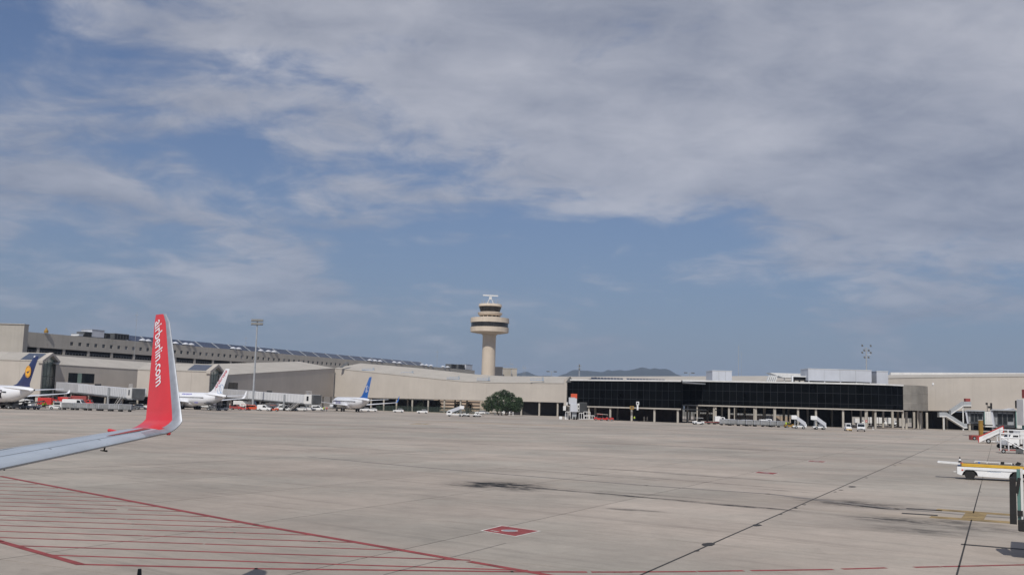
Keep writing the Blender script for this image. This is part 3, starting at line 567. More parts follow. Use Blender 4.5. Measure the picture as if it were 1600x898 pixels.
# control tower
t = thing('control_tower', 'round beige airport control tower with two dark glazed rings', 'control tower', foot(761,500)+Vector((0,0,0)))
k5 = 500/1600; zt = lambda y: HC+(630-y)*k5
r = lambda px: px*k5/2
MB().lathe([(r(23.5),0),(r(21.5),zt(585)),(r(20.8),zt(560)),(r(20.8),zt(527)),(r(21.5),zt(524))],40).obj('shaft','tower',t,True)
MB().lathe([(r(21.4),zt(524)),(r(26),zt(522.4)),(r(40),zt(521.5)),(r(57),zt(519.8))],40).obj('underside','tower',t,True)
MB().lathe([(r(56),zt(520.2)),(r(59.8),zt(519.5)),(r(60.3),zt(512.2)),(r(55),zt(511.8))],48).obj('lower_ring','tower',t,True)
gl = [(r(58.2),zt(511.7)),(r(58.2),zt(504.9))]
npn = 36
for k in range(npn):
    a0 = 2*pi*k/npn+.006; a1 = 2*pi*(k+1)/npn-.006; s = MB(); ri = gl[0][0]
    s.add([(ri*cos(a0),ri*sin(a0),gl[0][1]),(ri*cos(a1),ri*sin(a1),gl[0][1]),(ri*cos(a1),ri*sin(a1),gl[1][1]),(ri*cos(a0),ri*sin(a0),gl[1][1])],[(0,1,2,3)]); s.obj('pane','tglass',t)
MB().lathe([(r(57.4),zt(512)),(r(57.4),zt(504.5))],36).obj('gallery_core','mull',t,True)
MB().lathe([(r(57),zt(505)),(r(60.6),zt(505)),(r(60.2),zt(497.6)),(r(38),zt(496.2)),(r(33),zt(495.8))],48).obj('upper_ring','tower',t,True)
MB().lathe([(r(28),zt(497)),(r(28),zt(493.5))],32).obj('neck','dark',t)
for k in range(14):
    a = 2*pi*k/14; MB().bar((r(31)*cos(a),r(31)*sin(a),zt(497)),(r(31)*cos(a),r(31)*sin(a),zt(493)),.22,6).obj('post','tower',t)
MB().lathe([(r(30),zt(493.6)),(r(36),zt(493)),(r(39),zt(489.3)),(r(32),zt(488))],40).obj('cab_balcony','tower',t,True)
n = 16; rb_, rt_ = r(29.5), r(35)
for k in range(n):
    a0 = 2*pi*k/n+.02; a1 = 2*pi*(k+1)/n-.02; s = MB()
    s.add([(rb_*cos(a0),rb_*sin(a0),zt(488.5)),(rb_*cos(a1),rb_*sin(a1),zt(488.5)),(rt_*cos(a1),rt_*sin(a1),zt(480)),(rt_*cos(a0),rt_*sin(a0),zt(480))],[(0,1,2,3)]); s.obj('pane','tglass',t)
MB().lathe([(rb_*.97,zt(488.6)),(rt_*.97,zt(480))],32).obj('cab_core','mull',t)
MB().lathe([(r(34),zt(480.2)),(r(37),zt(479)),(r(35),zt(475.5)),(r(26),zt(475))],32).obj('cab_roof','tower',t,True)
s = MB()
for k in range(11):
    a = 2*pi*k/11; s.sq((r(27)*cos(a),r(27)*sin(a),zt(475.5)),(r(27)*cos(a),r(27)*sin(a),zt(475.5)+random.uniform(1.2,3)),.12)
s.obj('antenna_whips','grey',t)
s = MB()
for dx, dy in ((-1,-1),(1,-1),(1,1),(-1,1)): s.sq((dx*1.6,dy*1.6,zt(475.4)),(dx*.5,dy*.5,zt(467)),.2)
s.obj('radar_pylon','wmetal',t); MB().box((0,0,zt(465.8)),(1.3,1.3,1.2)).obj('radar_gearbox','wmetal',t); a = MB(); 
a.box((0,-.6,zt(462)),(7.4,.4,.6), ry=R(1.5)); 
for k in range(9): a.box((-3.4+k*.85,-.3,zt(462)),(.08,.6,.8))
a.obj('radar_antenna','wmetal',t)
# small buildings right of the tower
def blockb(label, x0, x1, yt, D, m='bconc', dp=12, cat='building', hz=None):
    p = foot(x0,D); q = foot(x1,D); t = thing('plant_building', label, cat, ((p.x+q.x)/2,D,0)); h = Z(x0,yt,D); w = q.x-p.x
    MB().box((0,dp/2,h/2),(w,dp,h)).obj('body',m,t); MB().box((0,dp/2,h+.15),(w+.3,dp+.3,.35)).obj('coping','roofc' if m!='panelw' else 'grey',t); return t, w, h
tt,w,h = blockb('pale framed rooftop block touching the right side of the control tower', 770.5,783,573.6,520,'roofc'); MB().box((-.6,-.1,h-3.6),(w*.8,.2,3.4)).obj('shaded_panel','bconc',tt)
tt,w,h = blockb('grey block right of the tower with antennas on top',783.5,797,575.5,535); 
tt,w,h = blockb('pale stair block at the right end of the low roofs beside the tower',797.5,806,575.8,530,'roofc'); MB().box((-1.6,-.1,h-6),(1.6,.2,2.0)).obj('opening','dark',tt)
def mastthin(label, px, y0, y1, D, rr=.18, arms=1):
    p = at(px,(y0+y1)/2,D); t = thing('antenna_mast', label, 'antenna', (p.x,D,0)); zt_ = Z(px,y0,D); s = MB(); s.bar((0,0,0),(0,0,zt_),rr*.5,6,rr*.25); s.obj('pole','grey',t)
    a = MB()
    for k in range(arms): a.bar((-.9+.2*k,0,zt_-1.5-2.5*k),(.9-.3*k,0,zt_-1.5-2.5*k),.08,5)
    a.obj('crossarm','grey',t)
for a in (('lattice antenna mast above the upper terminal roof left of the red winglet',213,487,530,470,.2,2),('faint antenna mast above the solar panels left of the tall light mast',384,524,545,560,.2,2),('faint antenna mast between the roof domes left of the tower',683,546,575,600,.2,2),
          ('short antenna right of the tower, on the grey block',789,566,576,540,.15,1),('short antenna above the pale stair block',798,564,575,536,.15,1),('short paired antenna above the pale stair block, right one',801,565,575,536,.15,1),('thin mast standing alone right of the tower, left of two',817.5,570,584,600,.25,1),('thin mast standing alone right of the tower, right of two',820.5,571,584,600,.25,1),
          ('tall faint mast behind the white plant box on the glass building',1154,539,585,700,.5,1),('tall faint thin mast right beside the taller one behind the white plant box',1158.5,549,585,720,.25,1)): mastthin(*a)
# hills
ridge = [(300,618),(700,590),(790,586),(808,583.5),(822,583),(840,585.5),(870,587.5),(885,584),(896,580.5),(908,578),(918,577.2),(930,580),(938,580.5),(950,578.6),(962,580.5),(975,580.5),(984,576.5),(994,574),(1003,573.6),(1012,575.5),(1024,576),(1036,578.4),(1048,580),(1060,583.5),(1072,587.6),(1100,592),(1180,598),(1500,625)]
s = MB(); nrow = 9; base = []
pts = []
for a, b in zip(ridge, ridge[1:]):
    for k in range(6): pts.append((a[0]+(b[0]-a[0])*k/6, a[1]+(b[1]-a[1])*k/6 + random.uniform(-.12,.12)))
for px, py in pts:
    for j in range(nrow):
        u = j/(nrow-1); D = 7600+ (9000-7600)*min(u*1.25,1) + (max(u-.8,0)*6000); f = sin(min(u/.8,1)*pi/2) if u <= .8 else 1-(u-.8)*4.8
        h = max(.1, Z(px,py,9000)*f*(1+ (.05*sin(px*.13+j*1.3)*sin(px*.041+2*j) if 0<u<.8 else 0))); x = at(px,py,9000).x*(D/9000)
        s.v.append((x,D,h-1))
for i in range(len(pts)-1):
    for j in range(nrow-1): s.f.append((i*nrow+j,(i+1)*nrow+j,(i+1)*nrow+j+1,i*nrow+j+1))
sstruct(s.obj('hills', 'hill', None, True))

# black glass front
def glassfront(label, line, ptop, pbot, rows, zb_parts=None, pw=2.3):
    # line: list of (px,D); builds panes between consecutive stations
    P_ = [Vector((foot(x,D).x,D,0)) for x, D in line]; t = thing('glass_terminal', label, 'terminal building', P_[0]); o = P_[0]
    n0 = len(P_); k = 0
    for i in range(n0-1):
        a, b = P_[i]-o, P_[i+1]-o; L2 = (b-a).length; d = (b-a).normalized(); nb = Vector((-d.y,d.x,0)); n = max(1, round(L2/pw)); 
        for j in range(n):
            u0, u1 = j/n, (j+1)/n; p = a+(b-a)*u0+d*.04; q = a+(b-a)*u1-d*.04
            for r0, r1 in zip(rows, rows[1:]):
                MB().hull4([p+Vector((0,0,r0+.05)),q+Vector((0,0,r0+.05)),q+nb*.05+Vector((0,0,r0+.05)),p+nb*.05+Vector((0,0,r0+.05))],[p+Vector((0,0,r1-.05)),q+Vector((0,0,r1-.05)),q+nb*.05+Vector((0,0,r1-.05)),p+nb*.05+Vector((0,0,r1-.05))]).obj('pane','bglass',t)
            m_ = MB(); c = a+(b-a)*u0; m_.hull4([c-d*.04-nb*.06+Vector((0,0,rows[0])),c+d*.04-nb*.06+Vector((0,0,rows[0])),c+d*.04+nb*.1+Vector((0,0,rows[0])),c-d*.04+nb*.1+Vector((0,0,rows[0]))],[c-d*.04-nb*.06+Vector((0,0,rows[-1])),c+d*.04-nb*.06+Vector((0,0,rows[-1])),c+d*.04+nb*.1+Vector((0,0,rows[-1])),c-d*.04+nb*.1+Vector((0,0,rows[-1]))])
            m_.obj('mullion','mull',t)
        def beam(name, z0, z1, y0, y1, m):
            e = d*0
            MB().hull4([a+nb*y0+Vector((0,0,z0)),b+nb*y0+Vector((0,0,z0)),b+nb*y1+Vector((0,0,z0)),a+nb*y1+Vector((0,0,z0))],[a+nb*y0+Vector((0,0,z1)),b+nb*y0+Vector((0,0,z1)),b+nb*y1+Vector((0,0,z1)),a+nb*y1+Vector((0,0,z1))]).obj(name,m,t)
        for r0 in rows[1:-1]: beam('transom', r0-.05, r0+.05, -.08, .04, 'mull')
        beam('fascia', rows[0]-.45, rows[0]-.03, -.12, .5, 'roofc'); beam('soffit', rows[0]-.4, rows[0]-.1, .51, 34, 'dgrey'); beam('parapet', rows[-1]+.03, rows[-1]+.5, -.25, .6, 'wmetal'); beam('roof', rows[-1]-.3, rows[-1]+.1, .61, 38, 'grey'); beam('inner_screen', rows[0]-.1, rows[-1]-.35, .6, .8, 'black')
    return t, P_
ZB1, ZB2, ZTOP = 4.55, 5.95, 12.9
t1, P1 = glassfront('low black glass terminal front left of the step, on pale round columns', [(886,352),(945,342),(1005,333),(1064,325)], 597, 640, [ZB1,7.1,10.0,ZTOP])
line2 = [(1066,342),(1140,336),(1215,330),(1290,325),(1350,322),(1385,323),(1412,326)]
t2, P2 = glassfront('long black glass terminal front with curved right end, on pale round columns', line2, 598, 641, [ZB2,7.4,10.6,ZTOP+.6])
# curved concrete end
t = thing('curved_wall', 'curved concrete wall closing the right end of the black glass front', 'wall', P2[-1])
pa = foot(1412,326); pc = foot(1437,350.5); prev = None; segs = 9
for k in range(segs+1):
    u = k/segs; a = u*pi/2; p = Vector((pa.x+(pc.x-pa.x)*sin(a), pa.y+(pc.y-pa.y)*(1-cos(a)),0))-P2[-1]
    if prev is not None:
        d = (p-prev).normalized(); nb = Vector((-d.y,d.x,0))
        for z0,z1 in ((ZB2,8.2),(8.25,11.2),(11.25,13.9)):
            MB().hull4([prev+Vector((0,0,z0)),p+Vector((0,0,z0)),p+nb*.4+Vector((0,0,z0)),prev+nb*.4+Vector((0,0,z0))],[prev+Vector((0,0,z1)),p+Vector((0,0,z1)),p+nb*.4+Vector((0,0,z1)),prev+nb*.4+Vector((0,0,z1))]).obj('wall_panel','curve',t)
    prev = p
# step wall + glazed corner between the two fronts
a = P1[-1]; b = P2[0]; t = thing('glass_corner', 'set back black glass corner where the lower front meets the longer one', 'wall', a); d = b-a
MB().hull4([(0,0,ZB1-.4),(.3,0,ZB1-.4),(d.x+.3,d.y,ZB1-.4),(d.x,d.y,ZB1-.4)],[(0,0,ZTOP+.4),(.3,0,ZTOP+.4),(d.x+.3,d.y,ZTOP+.4),(d.x,d.y,ZTOP+.4)]).obj('pane','bglass',t)
t = thing('end_wall', 'narrow side wall with dark glass where the beige hall meets the black front', 'wall', P1[0]); e = foot(884,412)-P1[0]
MB().hull4([(-.5,0,ZB1-.4),(-.1,0,ZB1-.4),(e.x-.1,e.y,ZB1-.4),(e.x-.5,e.y,ZB1-.4)],[(-.5,0,ZTOP+.4),(-.1,0,ZTOP+.4),(e.x-.1,e.y,ZTOP+.4),(e.x-.5,e.y,ZTOP+.4)]).obj('wall','mull',t)
MB().box((-.8,-.3,(ZB1+ZTOP)/2),(.9,.9,ZTOP-ZB1+.9)).obj('corner_pier','conc',t)
# gabled notch over the front
t = thing('roof_gable', 'small dark triangular gable on the roof where the beige hall meets the black front', 'roof gable', at(890.5,597,351.2)); z = Z(890.5,586.5,351.2)-Z(890.5,597,351.2)
MB().add([(-1.6,0,0),(1.7,0,0),(0,0,z-.1),(-1.6,18,0),(1.7,18,0),(0,18,z-.1)],[(0,1,2),(0,2,5,3),(1,4,5,2)]).obj('roof','roofc',t); MB().hull4([(-1.35,-.1,.05),(1.45,-.1,.05),(1.45,.05,.05),(-1.35,.05,.05)],[(-.02,-.1,z-.3),(.02,-.1,z-.3),(.02,.05,z-.3),(-.02,.05,z-.3)]).obj('louvre','dgrey',t)
# columns under the fronts
cmh = MB().bar((0,0,0),(0,0,1),.36,18).mesh('column', M['col'], True)
def colz(px, par, line, ztop, inset=.7):
    for (x0,D0),(x1,D1) in zip(line,line[1:]):
        if x0 <= px <= x1: D = D0+(D1-D0)*(px-x0)/(x1-x0)
    p = foot(px,D+inset)-par.location; share(cmh,'column',par,p,(0,0,0),(1,1,ztop))
for px in (920,953.5,987,1022.5,1059): colz(px,t1,[(886,352),(945,342),(1005,333),(1064,325)],ZB1-.4)
for px in (1074,1115.5,1139,1181,1211,1247,1275,1317.5,1353,1368,1411): colz(px,t2,line2,ZB2-.4)
for k,px in enumerate((930,965,1000,1035,1092,1105,1128,1150,1163,1195,1225,1232,1262,1300,1330,1345,1380,1395)): 
    par = t1 if px < 1060 else t2; D = 352 if par is t1 else 345+ (k%3)*4; share(cmh,'column',par,foot(px,D)-par.location,(0,0,0),(1,1,(ZB1 if par is t1 else ZB2)-.42))
for px,D in ((1416.5,330),(1428.5,341),(1439,351),(1448.5,351)):
    share(cmh,'column',t2,foot(px,D)-t2.location,(0,0,0),(1.1,1.1,5.5))
# ground floor walls under the fronts: brown below the first, black bays below the second
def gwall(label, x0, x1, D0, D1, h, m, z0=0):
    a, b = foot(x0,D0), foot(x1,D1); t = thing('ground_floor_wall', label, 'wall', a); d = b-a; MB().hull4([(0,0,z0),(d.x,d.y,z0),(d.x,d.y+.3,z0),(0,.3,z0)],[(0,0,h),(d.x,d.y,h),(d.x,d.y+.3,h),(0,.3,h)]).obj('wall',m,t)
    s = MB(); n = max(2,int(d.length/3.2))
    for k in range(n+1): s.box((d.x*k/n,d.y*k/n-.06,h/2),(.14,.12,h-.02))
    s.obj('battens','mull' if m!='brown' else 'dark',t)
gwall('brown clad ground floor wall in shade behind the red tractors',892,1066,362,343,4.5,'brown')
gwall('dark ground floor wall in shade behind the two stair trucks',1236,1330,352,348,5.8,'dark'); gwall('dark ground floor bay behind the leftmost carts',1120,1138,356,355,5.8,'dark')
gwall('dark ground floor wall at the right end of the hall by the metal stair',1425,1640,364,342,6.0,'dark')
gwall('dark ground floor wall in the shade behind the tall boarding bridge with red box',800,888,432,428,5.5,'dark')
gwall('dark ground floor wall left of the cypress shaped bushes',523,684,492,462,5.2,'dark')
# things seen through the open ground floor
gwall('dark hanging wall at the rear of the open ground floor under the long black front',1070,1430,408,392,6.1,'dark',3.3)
bf = thing('striped_building', 'buff building with horizontal bands seen beyond the open ground floor left of the tree', 'building', foot(680,520))
for k in range(4):
    MB().box((14,2,.7+k*1.6),(30,4,.95)).obj('band','buff',bf); MB().box((14,2.2,1.45+k*1.6),(29.6,3.6,.62)).obj('window_band','brown',bf)
def rail_wall(label,x0,x1,D,h,m): 
    a, b = foot(x0,D), foot(x1,D); t = thing('low_wall', label, 'wall', a); MB().box(((b-a).x/2,0,h/2),((b-a).x,.4,h)).obj('wall',m,t)
    s = MB(); n=int((b-a).x/2)
    for k in range(n+1): s.box(((b-a).x*k/n,0,h+.5),(.08,.08,1.0))
    s.box(((b-a).x/2,0,h+1),((b-a).x,.08,.08)); s.obj('railing','grey',t)
rail_wall('sunlit low wall seen through the columns behind the grey carts',1085,1235,428,2.6,'buff'); rail_wall('sunlit low wall seen through the columns near the parked van',1325,1420,430,3.0,'roofc')
# rooftop boxes on the glass building
def rbox(label, x0, x1, yt, yb, D, m='panelw', dp=9, leg=0, panels=0, name='rooftop_plant_box'):
    a = at(x0,yb,D); b = at(x1,yb,D); h = Z(x0,yt,D)-a.z; w = b.x-a.x; t = thing(name, label, 'rooftop plant room', (a.x,D,a.z))
    MB().box((w/2,dp/2,h/2+leg/2),(w,dp,h-leg)).obj('casing',m,t,bevel=.03)
    if leg:
        lm = MB().box((0,0,leg/2),(.35,.35,leg)).mesh('leg',M['wmetal'])
        for k in range(int(w/5)+1): share(lm,'leg',t,(min(w-.3,.3+k*5.2),.4,0)); 
        MB().box((w/2,dp/2,leg/2),(w-.2,dp-2,leg*.9)).obj('shadow_gap_wall','dark',t)
    if panels:
        s = MB(); 
        for k in range(1,panels): s.box((w*k/panels,-.02,h/2+leg/2),(.12,.06,h-leg-.1))
        s.obj('panel_seams','grey',t)
    MB().box((w/2,dp/2,h+.08),(w+.2,dp+.2,.16)).obj('coping','wmetal',t)
    MB().box((w+.05,dp*.5,h*.5),(.12,dp*.45,h*.4)).obj('side_grille','dgrey',t); return t
rbox('smaller white plant box on the black glass building, left one',1113,1143.5,579,598,345,panels=3,dp=11)
rbox('long white plant box on legs on the black glass building, below the light mast',1263,1362,576,600,337,panels=4,dp=9,leg=1.2)
rbox('short white plant box at the right end of the long white one',1370,1388,580,600,338,dp=7)
t = thing('roof_recess','white framed dark roof recess left of the long white plant box','roof opening',at(1237,598,340)); w = at(1262,598,340).x-at(1237,598,340).x
MB().box((w/2,.4,1.1),(w-.8,.3,1.9)).obj('opening','dark',t); MB().box((.2,0,1.1),(.4,.9,2.4)).box((w-.2,0,1.1),(.4,.9,2.4)).box((w/2,0,2.2),(w-.8,.9,.3)).obj('frame','white',t); MB().box((w*.3,-.1,.5),(1.2,.4,.7)).box((w*.65,-.1,.5),(1.2,.4,.7)).obj('vents','roofc',t)
t = thing('roof_canopy','thin pale wedge canopy rising to a point left of the long plant box','roof canopy',at(1203,582,350)); w = at(1262,582,350).x-at(1203,582,350).x
MB().prism([(0,0),(w,0),(w,-1.5),(4.5,-1.5)],0,6).obj('canopy','wmetal',t); MB().bar((w*.4,1,-1.5),(w*.4,1,-4),.15).bar((w*.8,1,-1.5),(w*.8,1,-4),.15).obj('post','wmetal',t)
t = thing('louvre_screen','slanted pale louvre screen under the tip of the wedge canopy','roof screen',at(1198,598,346))
for k in range(5): MB().box((.4+k*.65,0,1.3),(.28,1.2,2.7),ry=R(18)).obj('blade','wmetal',t)
# solar rows on the glass roof
t = thing('solar_array','rows of dark solar panels lying on the roof above the lower black front','solar panels',at(925,597.5,362)); w = at(1047,597.5,362).x-at(925,597.5,362).x; sm = MB().hull4([(0,0,-.02),(1.0,0,-.02),(1.0,1.7,.95),(0,1.7,.95)],[(0,0,.05),(1.0,0,.05),(1.0,1.7,1.02),(0,1.7,1.02)]).mesh('solar_panel',M['solar'])
n = int(w/1.15)
for k in range(n):
    if k == n//2-1: continue
    share(sm,'solar_panel',t,(k*1.15,0,.35)); share(sm,'solar_panel',t,(k*1.15,3,1.0))
MB().box((w/2,1,.1),(w,3,.15)).obj('rack','wmetal',t)
MB().box((n//2*1.15-.6,0,.8),(.5,.5,1.2)).obj('inverter','white',t)
t = thing('skylight_strip','white lit roof light high on the beige wall right of the curved end','roof light',at(1457,599.5,350)); MB().box((1.2,-.4,.0),(3.0,.5,.75)).obj('lens','white',t); MB().box((1.2,-.1,0),(3.2,.4,.95)).obj('frame','wmetal',t)
# ------------------------------------------------------------------ our own wing
def airfoil(n=14):
    up = []; 
    for i in range(n+1):
        x = .5*(1-cos(pi*i/n)); y = 5*(.2969*math.sqrt(x)-.126*x-.3516*x*x+.2843*x**3-.1036*x**4); up.append((x,y))
    return up
AF = airfoil()
cD = Vector((-.765,.644,0)); sD = Vector((.644,.765,0)); UPV = Vector((0,0,1))
O = at(282,671,20.6)
wing = thing('aircraft_wing', 'grey airliner wing with tall red winglet in the left foreground', 'aircraft wing', (O.x,O.y,0))
def station(le, ch, th, cdir, nrm):
    pts = [le + cdir*(x*ch) + nrm*(y*ch*th) for x, y in AF] + [le + cdir*(x*ch) - nrm*(y*ch*th*.55) for x, y in reversed(AF[1:-1])]
    return pts
stn = []      # (LE, chord, thickness, cdir, normal)
o3 = Vector((O.x,O.y,0))
for Ls in (17,14,11,8,6,5,4,3,2,1,.55):
    le = Vector((0,0,O.z)) - sD*Ls - cD*(Ls*.42) - UPV*(Ls*.128) + UPV*(.0009*Ls*Ls)
    stn.append((le, 1.55+.215*Ls, .11, cD, UPV, Ls))
wl = []       # blend and winglet
for k in range(9):
    u = k/8; a = u*R(80); rad = .30; le = Vector((0,0,O.z)) - sD*.55 - cD*(.23) - UPV*.07 + sD*(.2*u+rad*sin(a)) + UPV*(rad*(1-cos(a))) + cD*(.10*u); wl.append((le, 1.67-.33*u**.7, .10, cD, (UPV*cos(a)-sD*sin(a)).normalized()))
l0, c0 = wl[-1][0], wl[-1][1]; gd = (UPV*sin(R(80))+sD*cos(R(80)))
HW = 2.24; SW = 1.38; CT = .52
for k in range(1,13):
    u = k/12; le = l0 + gd*(HW*u) + cD*(SW*u); ch = c0*(1-u)+CT*u
    if k == 12: le = le + cD*.1; ch -= .12
    wl.append((le, ch, .085, cD, (UPV*cos(R(80))-sD*sin(R(80))).normalized()))
rw = [station(*q[:5]) for q in stn] + [station(*q) for q in wl[:2]]
MB().loft(rw).obj('wing_skin','wingtop',wing,True)
rl_ = [station(*q) for q in wl[1:]]
MB().loft(rl_).obj('winglet','wingred',wing,True)
# polished leading edges: front 12 % of chord, slightly proud
def le_strip(sts, name, frac, m):
    rings = []
    for q in sts:
        le, ch, th, cd, nr = q[:5]; e = .006; ups = [(x,y) for x, y in AF if x <= frac]; 
        rings.append([le + cd*(x*ch-(.006 if x==0 else 0)) + nr*((y*th*ch)+e) for x, y in reversed(ups)] + [le + cd*(x*ch) - nr*((y*th*ch*.55)+e) for x, y in ups])
    MB().loft(rings).obj(name, m, wing, True)
le_strip(wl[3:], 'winglet_leading_edge', .2, 'alu')
le_strip(stn[:-1], 'slat', .16, 'wingtop'); le_strip(stn[-2:]+wl[:4], 'tip_leading_edge', .15, 'alu')
def onwing(Ls, xf, up=.012):
    q = None
    for a, b in zip(stn, stn[1:]):
        if a[5] >= Ls >= b[5]: u = (a[5]-Ls)/(a[5]-b[5]); le = a[0].lerp(b[0],u); ch = a[1]+(b[1]-a[1])*u
    y = 5*(.2969*math.sqrt(xf)-.126*xf-.3516*xf*xf+.2843*xf**3-.1036*xf**4); return le + cD*(xf*ch) + UPV*(y*ch*.11+up)
def wline(name, L0, L1, x0, x1, w, m, up=.004, n=14):
    s = MB(); 
    for k in range(n+1):
        u = k/n; s.v.append(tuple(onwing(L0+(L1-L0)*u, x0+(x1-x0)*u-w/2, up))); s.v.append(tuple(onwing(L0+(L1-L0)*u, x0+(x1-x0)*u+w/2, up)))
    for k in range(n): s.f.append((2*k,2*k+1,2*k+3,2*k+2))
    s.obj(name, m, wing)
wline('panel_seam',14,.9,.18,.18,.007,'dgrey'); wline('panel_seam',14,1.6,.60,.62,.014,'black'); wline('panel_seam',14,2.2,.86,.86,.006,'dgrey'); wline('spoiler_panel',14,3.2,.69,.69,.10,'pgrey',.007); 
for Ls in (3.1,5.3,7.8,2.0): 
    s = MB(); a = [onwing(Ls,x_,.005) for x_ in (.01,.05,.1,.17)]; b = [p+sD*.015 for p in a]; s.add(a+b,[(0,1,5,4),(1,2,6,5),(2,3,7,6)]); s.obj('slat_joint','dgrey',wing)
# blended red paint on the tip top surface
s = MB(); P0 = [onwing(.56,.95,.006),onwing(.56,.5,.006),onwing(.56,.24,.006),onwing(1.5,.30,.006),onwing(1.0,.42,.006)]; s.add([onwing(.6,.2,.007),onwing(.6,.36,.007),onwing(1.1,.31,.007),onwing(1.7,.25,.007),onwing(1.6,.22,.007),onwing(1.0,.2,.007)],[(0,1,2,3,4,5)]); s.obj('red_paint_patch','dred',wing)
# trailing edge fairing, navigation lights, static wicks, under wing bits
te = onwing(.62,.97,0); f = MB().lathe([(.0,-.17),(.035,-.13),(.03,-.02),(.012,.16),(0,.2)],12).obj('tail_light_fairing','wingred',wing,True)
f.rotation_euler = (cD*-1).to_track_quat('Z','Y').to_euler(); f.location = te + cD*.12 + UPV*.0
c = wl[3][0]; f = MB().lathe([(0,-.06),(.03,-.03),(.035,.02),(.0,.06)],12).obj('navigation_light','wingred',wing,True); f.rotation_euler = sD.to_track_quat('Z','Y').to_euler(); f.location = wl[2][0]-UPV*.015+cD*.03+sD*.03
s = MB(); p = stn[-3][0]; s.bar(p-UPV*.02+cD*.05, p-UPV*.09+cD*.08, .014, 6).bar(p-UPV*.09-cD*.02, p-UPV*.09+cD*.2, .018, 8, .008); s.obj('static_port_probe','black',wing)
p = onwing(4.1,.05,0); MB().bar(p-UPV*.09,p-UPV*.14+cD*.02,.013,6).obj('under_wing_bracket','black',wing)
for Ls in (6.5,10.5):
    p = onwing(Ls,.75,0)-UPV*.25; f = MB().lathe([(0,-1.2),(.14,-.6),(.2,.2),(.12,1.2),(0,1.8)],12).obj('flap_track_fairing','wingtop',wing,True); f.rotation_euler = cD.to_track_quat('Z','Y').to_euler(); f.location = p
# lettering on the inboard face of the winglet, reading downwards
def onwl(h, xf, up=.01):       # h metres above the bend
    u = h/HW; le = l0 + gd*h + cD*(SW*u); ch = c0*(1-u)+CT*u; y = 5*(.2969*math.sqrt(xf)-.126*xf-.3516*xf*xf+.2843*xf**3-.1036*xf**4); nr = wl[-1][4]; return le+cD*(xf*ch)+nr*(y*ch*.085+up)
ta = onwl(2.06,.94,.012); tb = onwl(.66,.70,.012); xd = (tb-ta).normalized(); nr = wl[-1][4]; yd = nr.cross(xd)
yd = yd if yd.dot(-cD) > 0 else -yd
txt = text('airberlin.com', .40, 'plane', wing, ta, xd, yd, 'winglet_lettering', bold=.004, width=(tb-ta).length)
# push letters onto the curved face
for v in txt.data.vertices:
    q = v.co - l0; h = q.dot(gd)/1.0; h = max(0,min(HW,h)); u = h/HW; le = l0+gd*h+cD*(SW*u); ch = c0*(1-u)+CT*u; xf = min(.98,max(.02,(v.co-le).dot(cD)/ch)); y = 5*(.2969*math.sqrt(xf)-.126*xf-.3516*xf*xf+.2843*xf**3-.1036*xf**4); base = v.co-nr*((v.co-le).dot(nr)); v.co = base+nr*(y*ch*.085+.007)

# ------------------------------------------------------------------ airliners
FIN = {}
def stick(o_, par, d=.025, flat=False):      # lay print on the curved skin of fin or fuselage
    fin, zc = FIN[par.name]
    for v in o_.data.vertices:
        x, z = v.co.x, v.co.z; s_ = None
        if z > fin[0][0][2]+.1:
            for a, b in zip(fin, fin[1:]):
                if a[0][2] <= z <= b[0][2]:
                    u = (z-a[0][2])/(b[0][2]-a[0][2]); le = a[0][0]+(b[0][0]-a[0][0])*u; ch = a[1]+(b[1]-a[1])*u; th = a[2]+(b[2]-a[2])*u; xf = min(1,max(.0,(le-x)/ch)); s_ = 5*th*ch*(.2969*math.sqrt(xf)-.126*xf-.3516*xf*xf+.2843*xf**3-.1036*xf**4)
        else:
            r_ = 1.95 if x < 32 else 1.95-(x-32)*.1
            if x < 11.5: r_ = 1.95-(11.5-x)*.055
            s_ = r_*math.sqrt(max(.02,1-((z-zc)/(1.03*r_))**2))
        if s_ is not None: v.co.y = s_+d+(.02 if v.co.y > 9 else 0)
    return o_
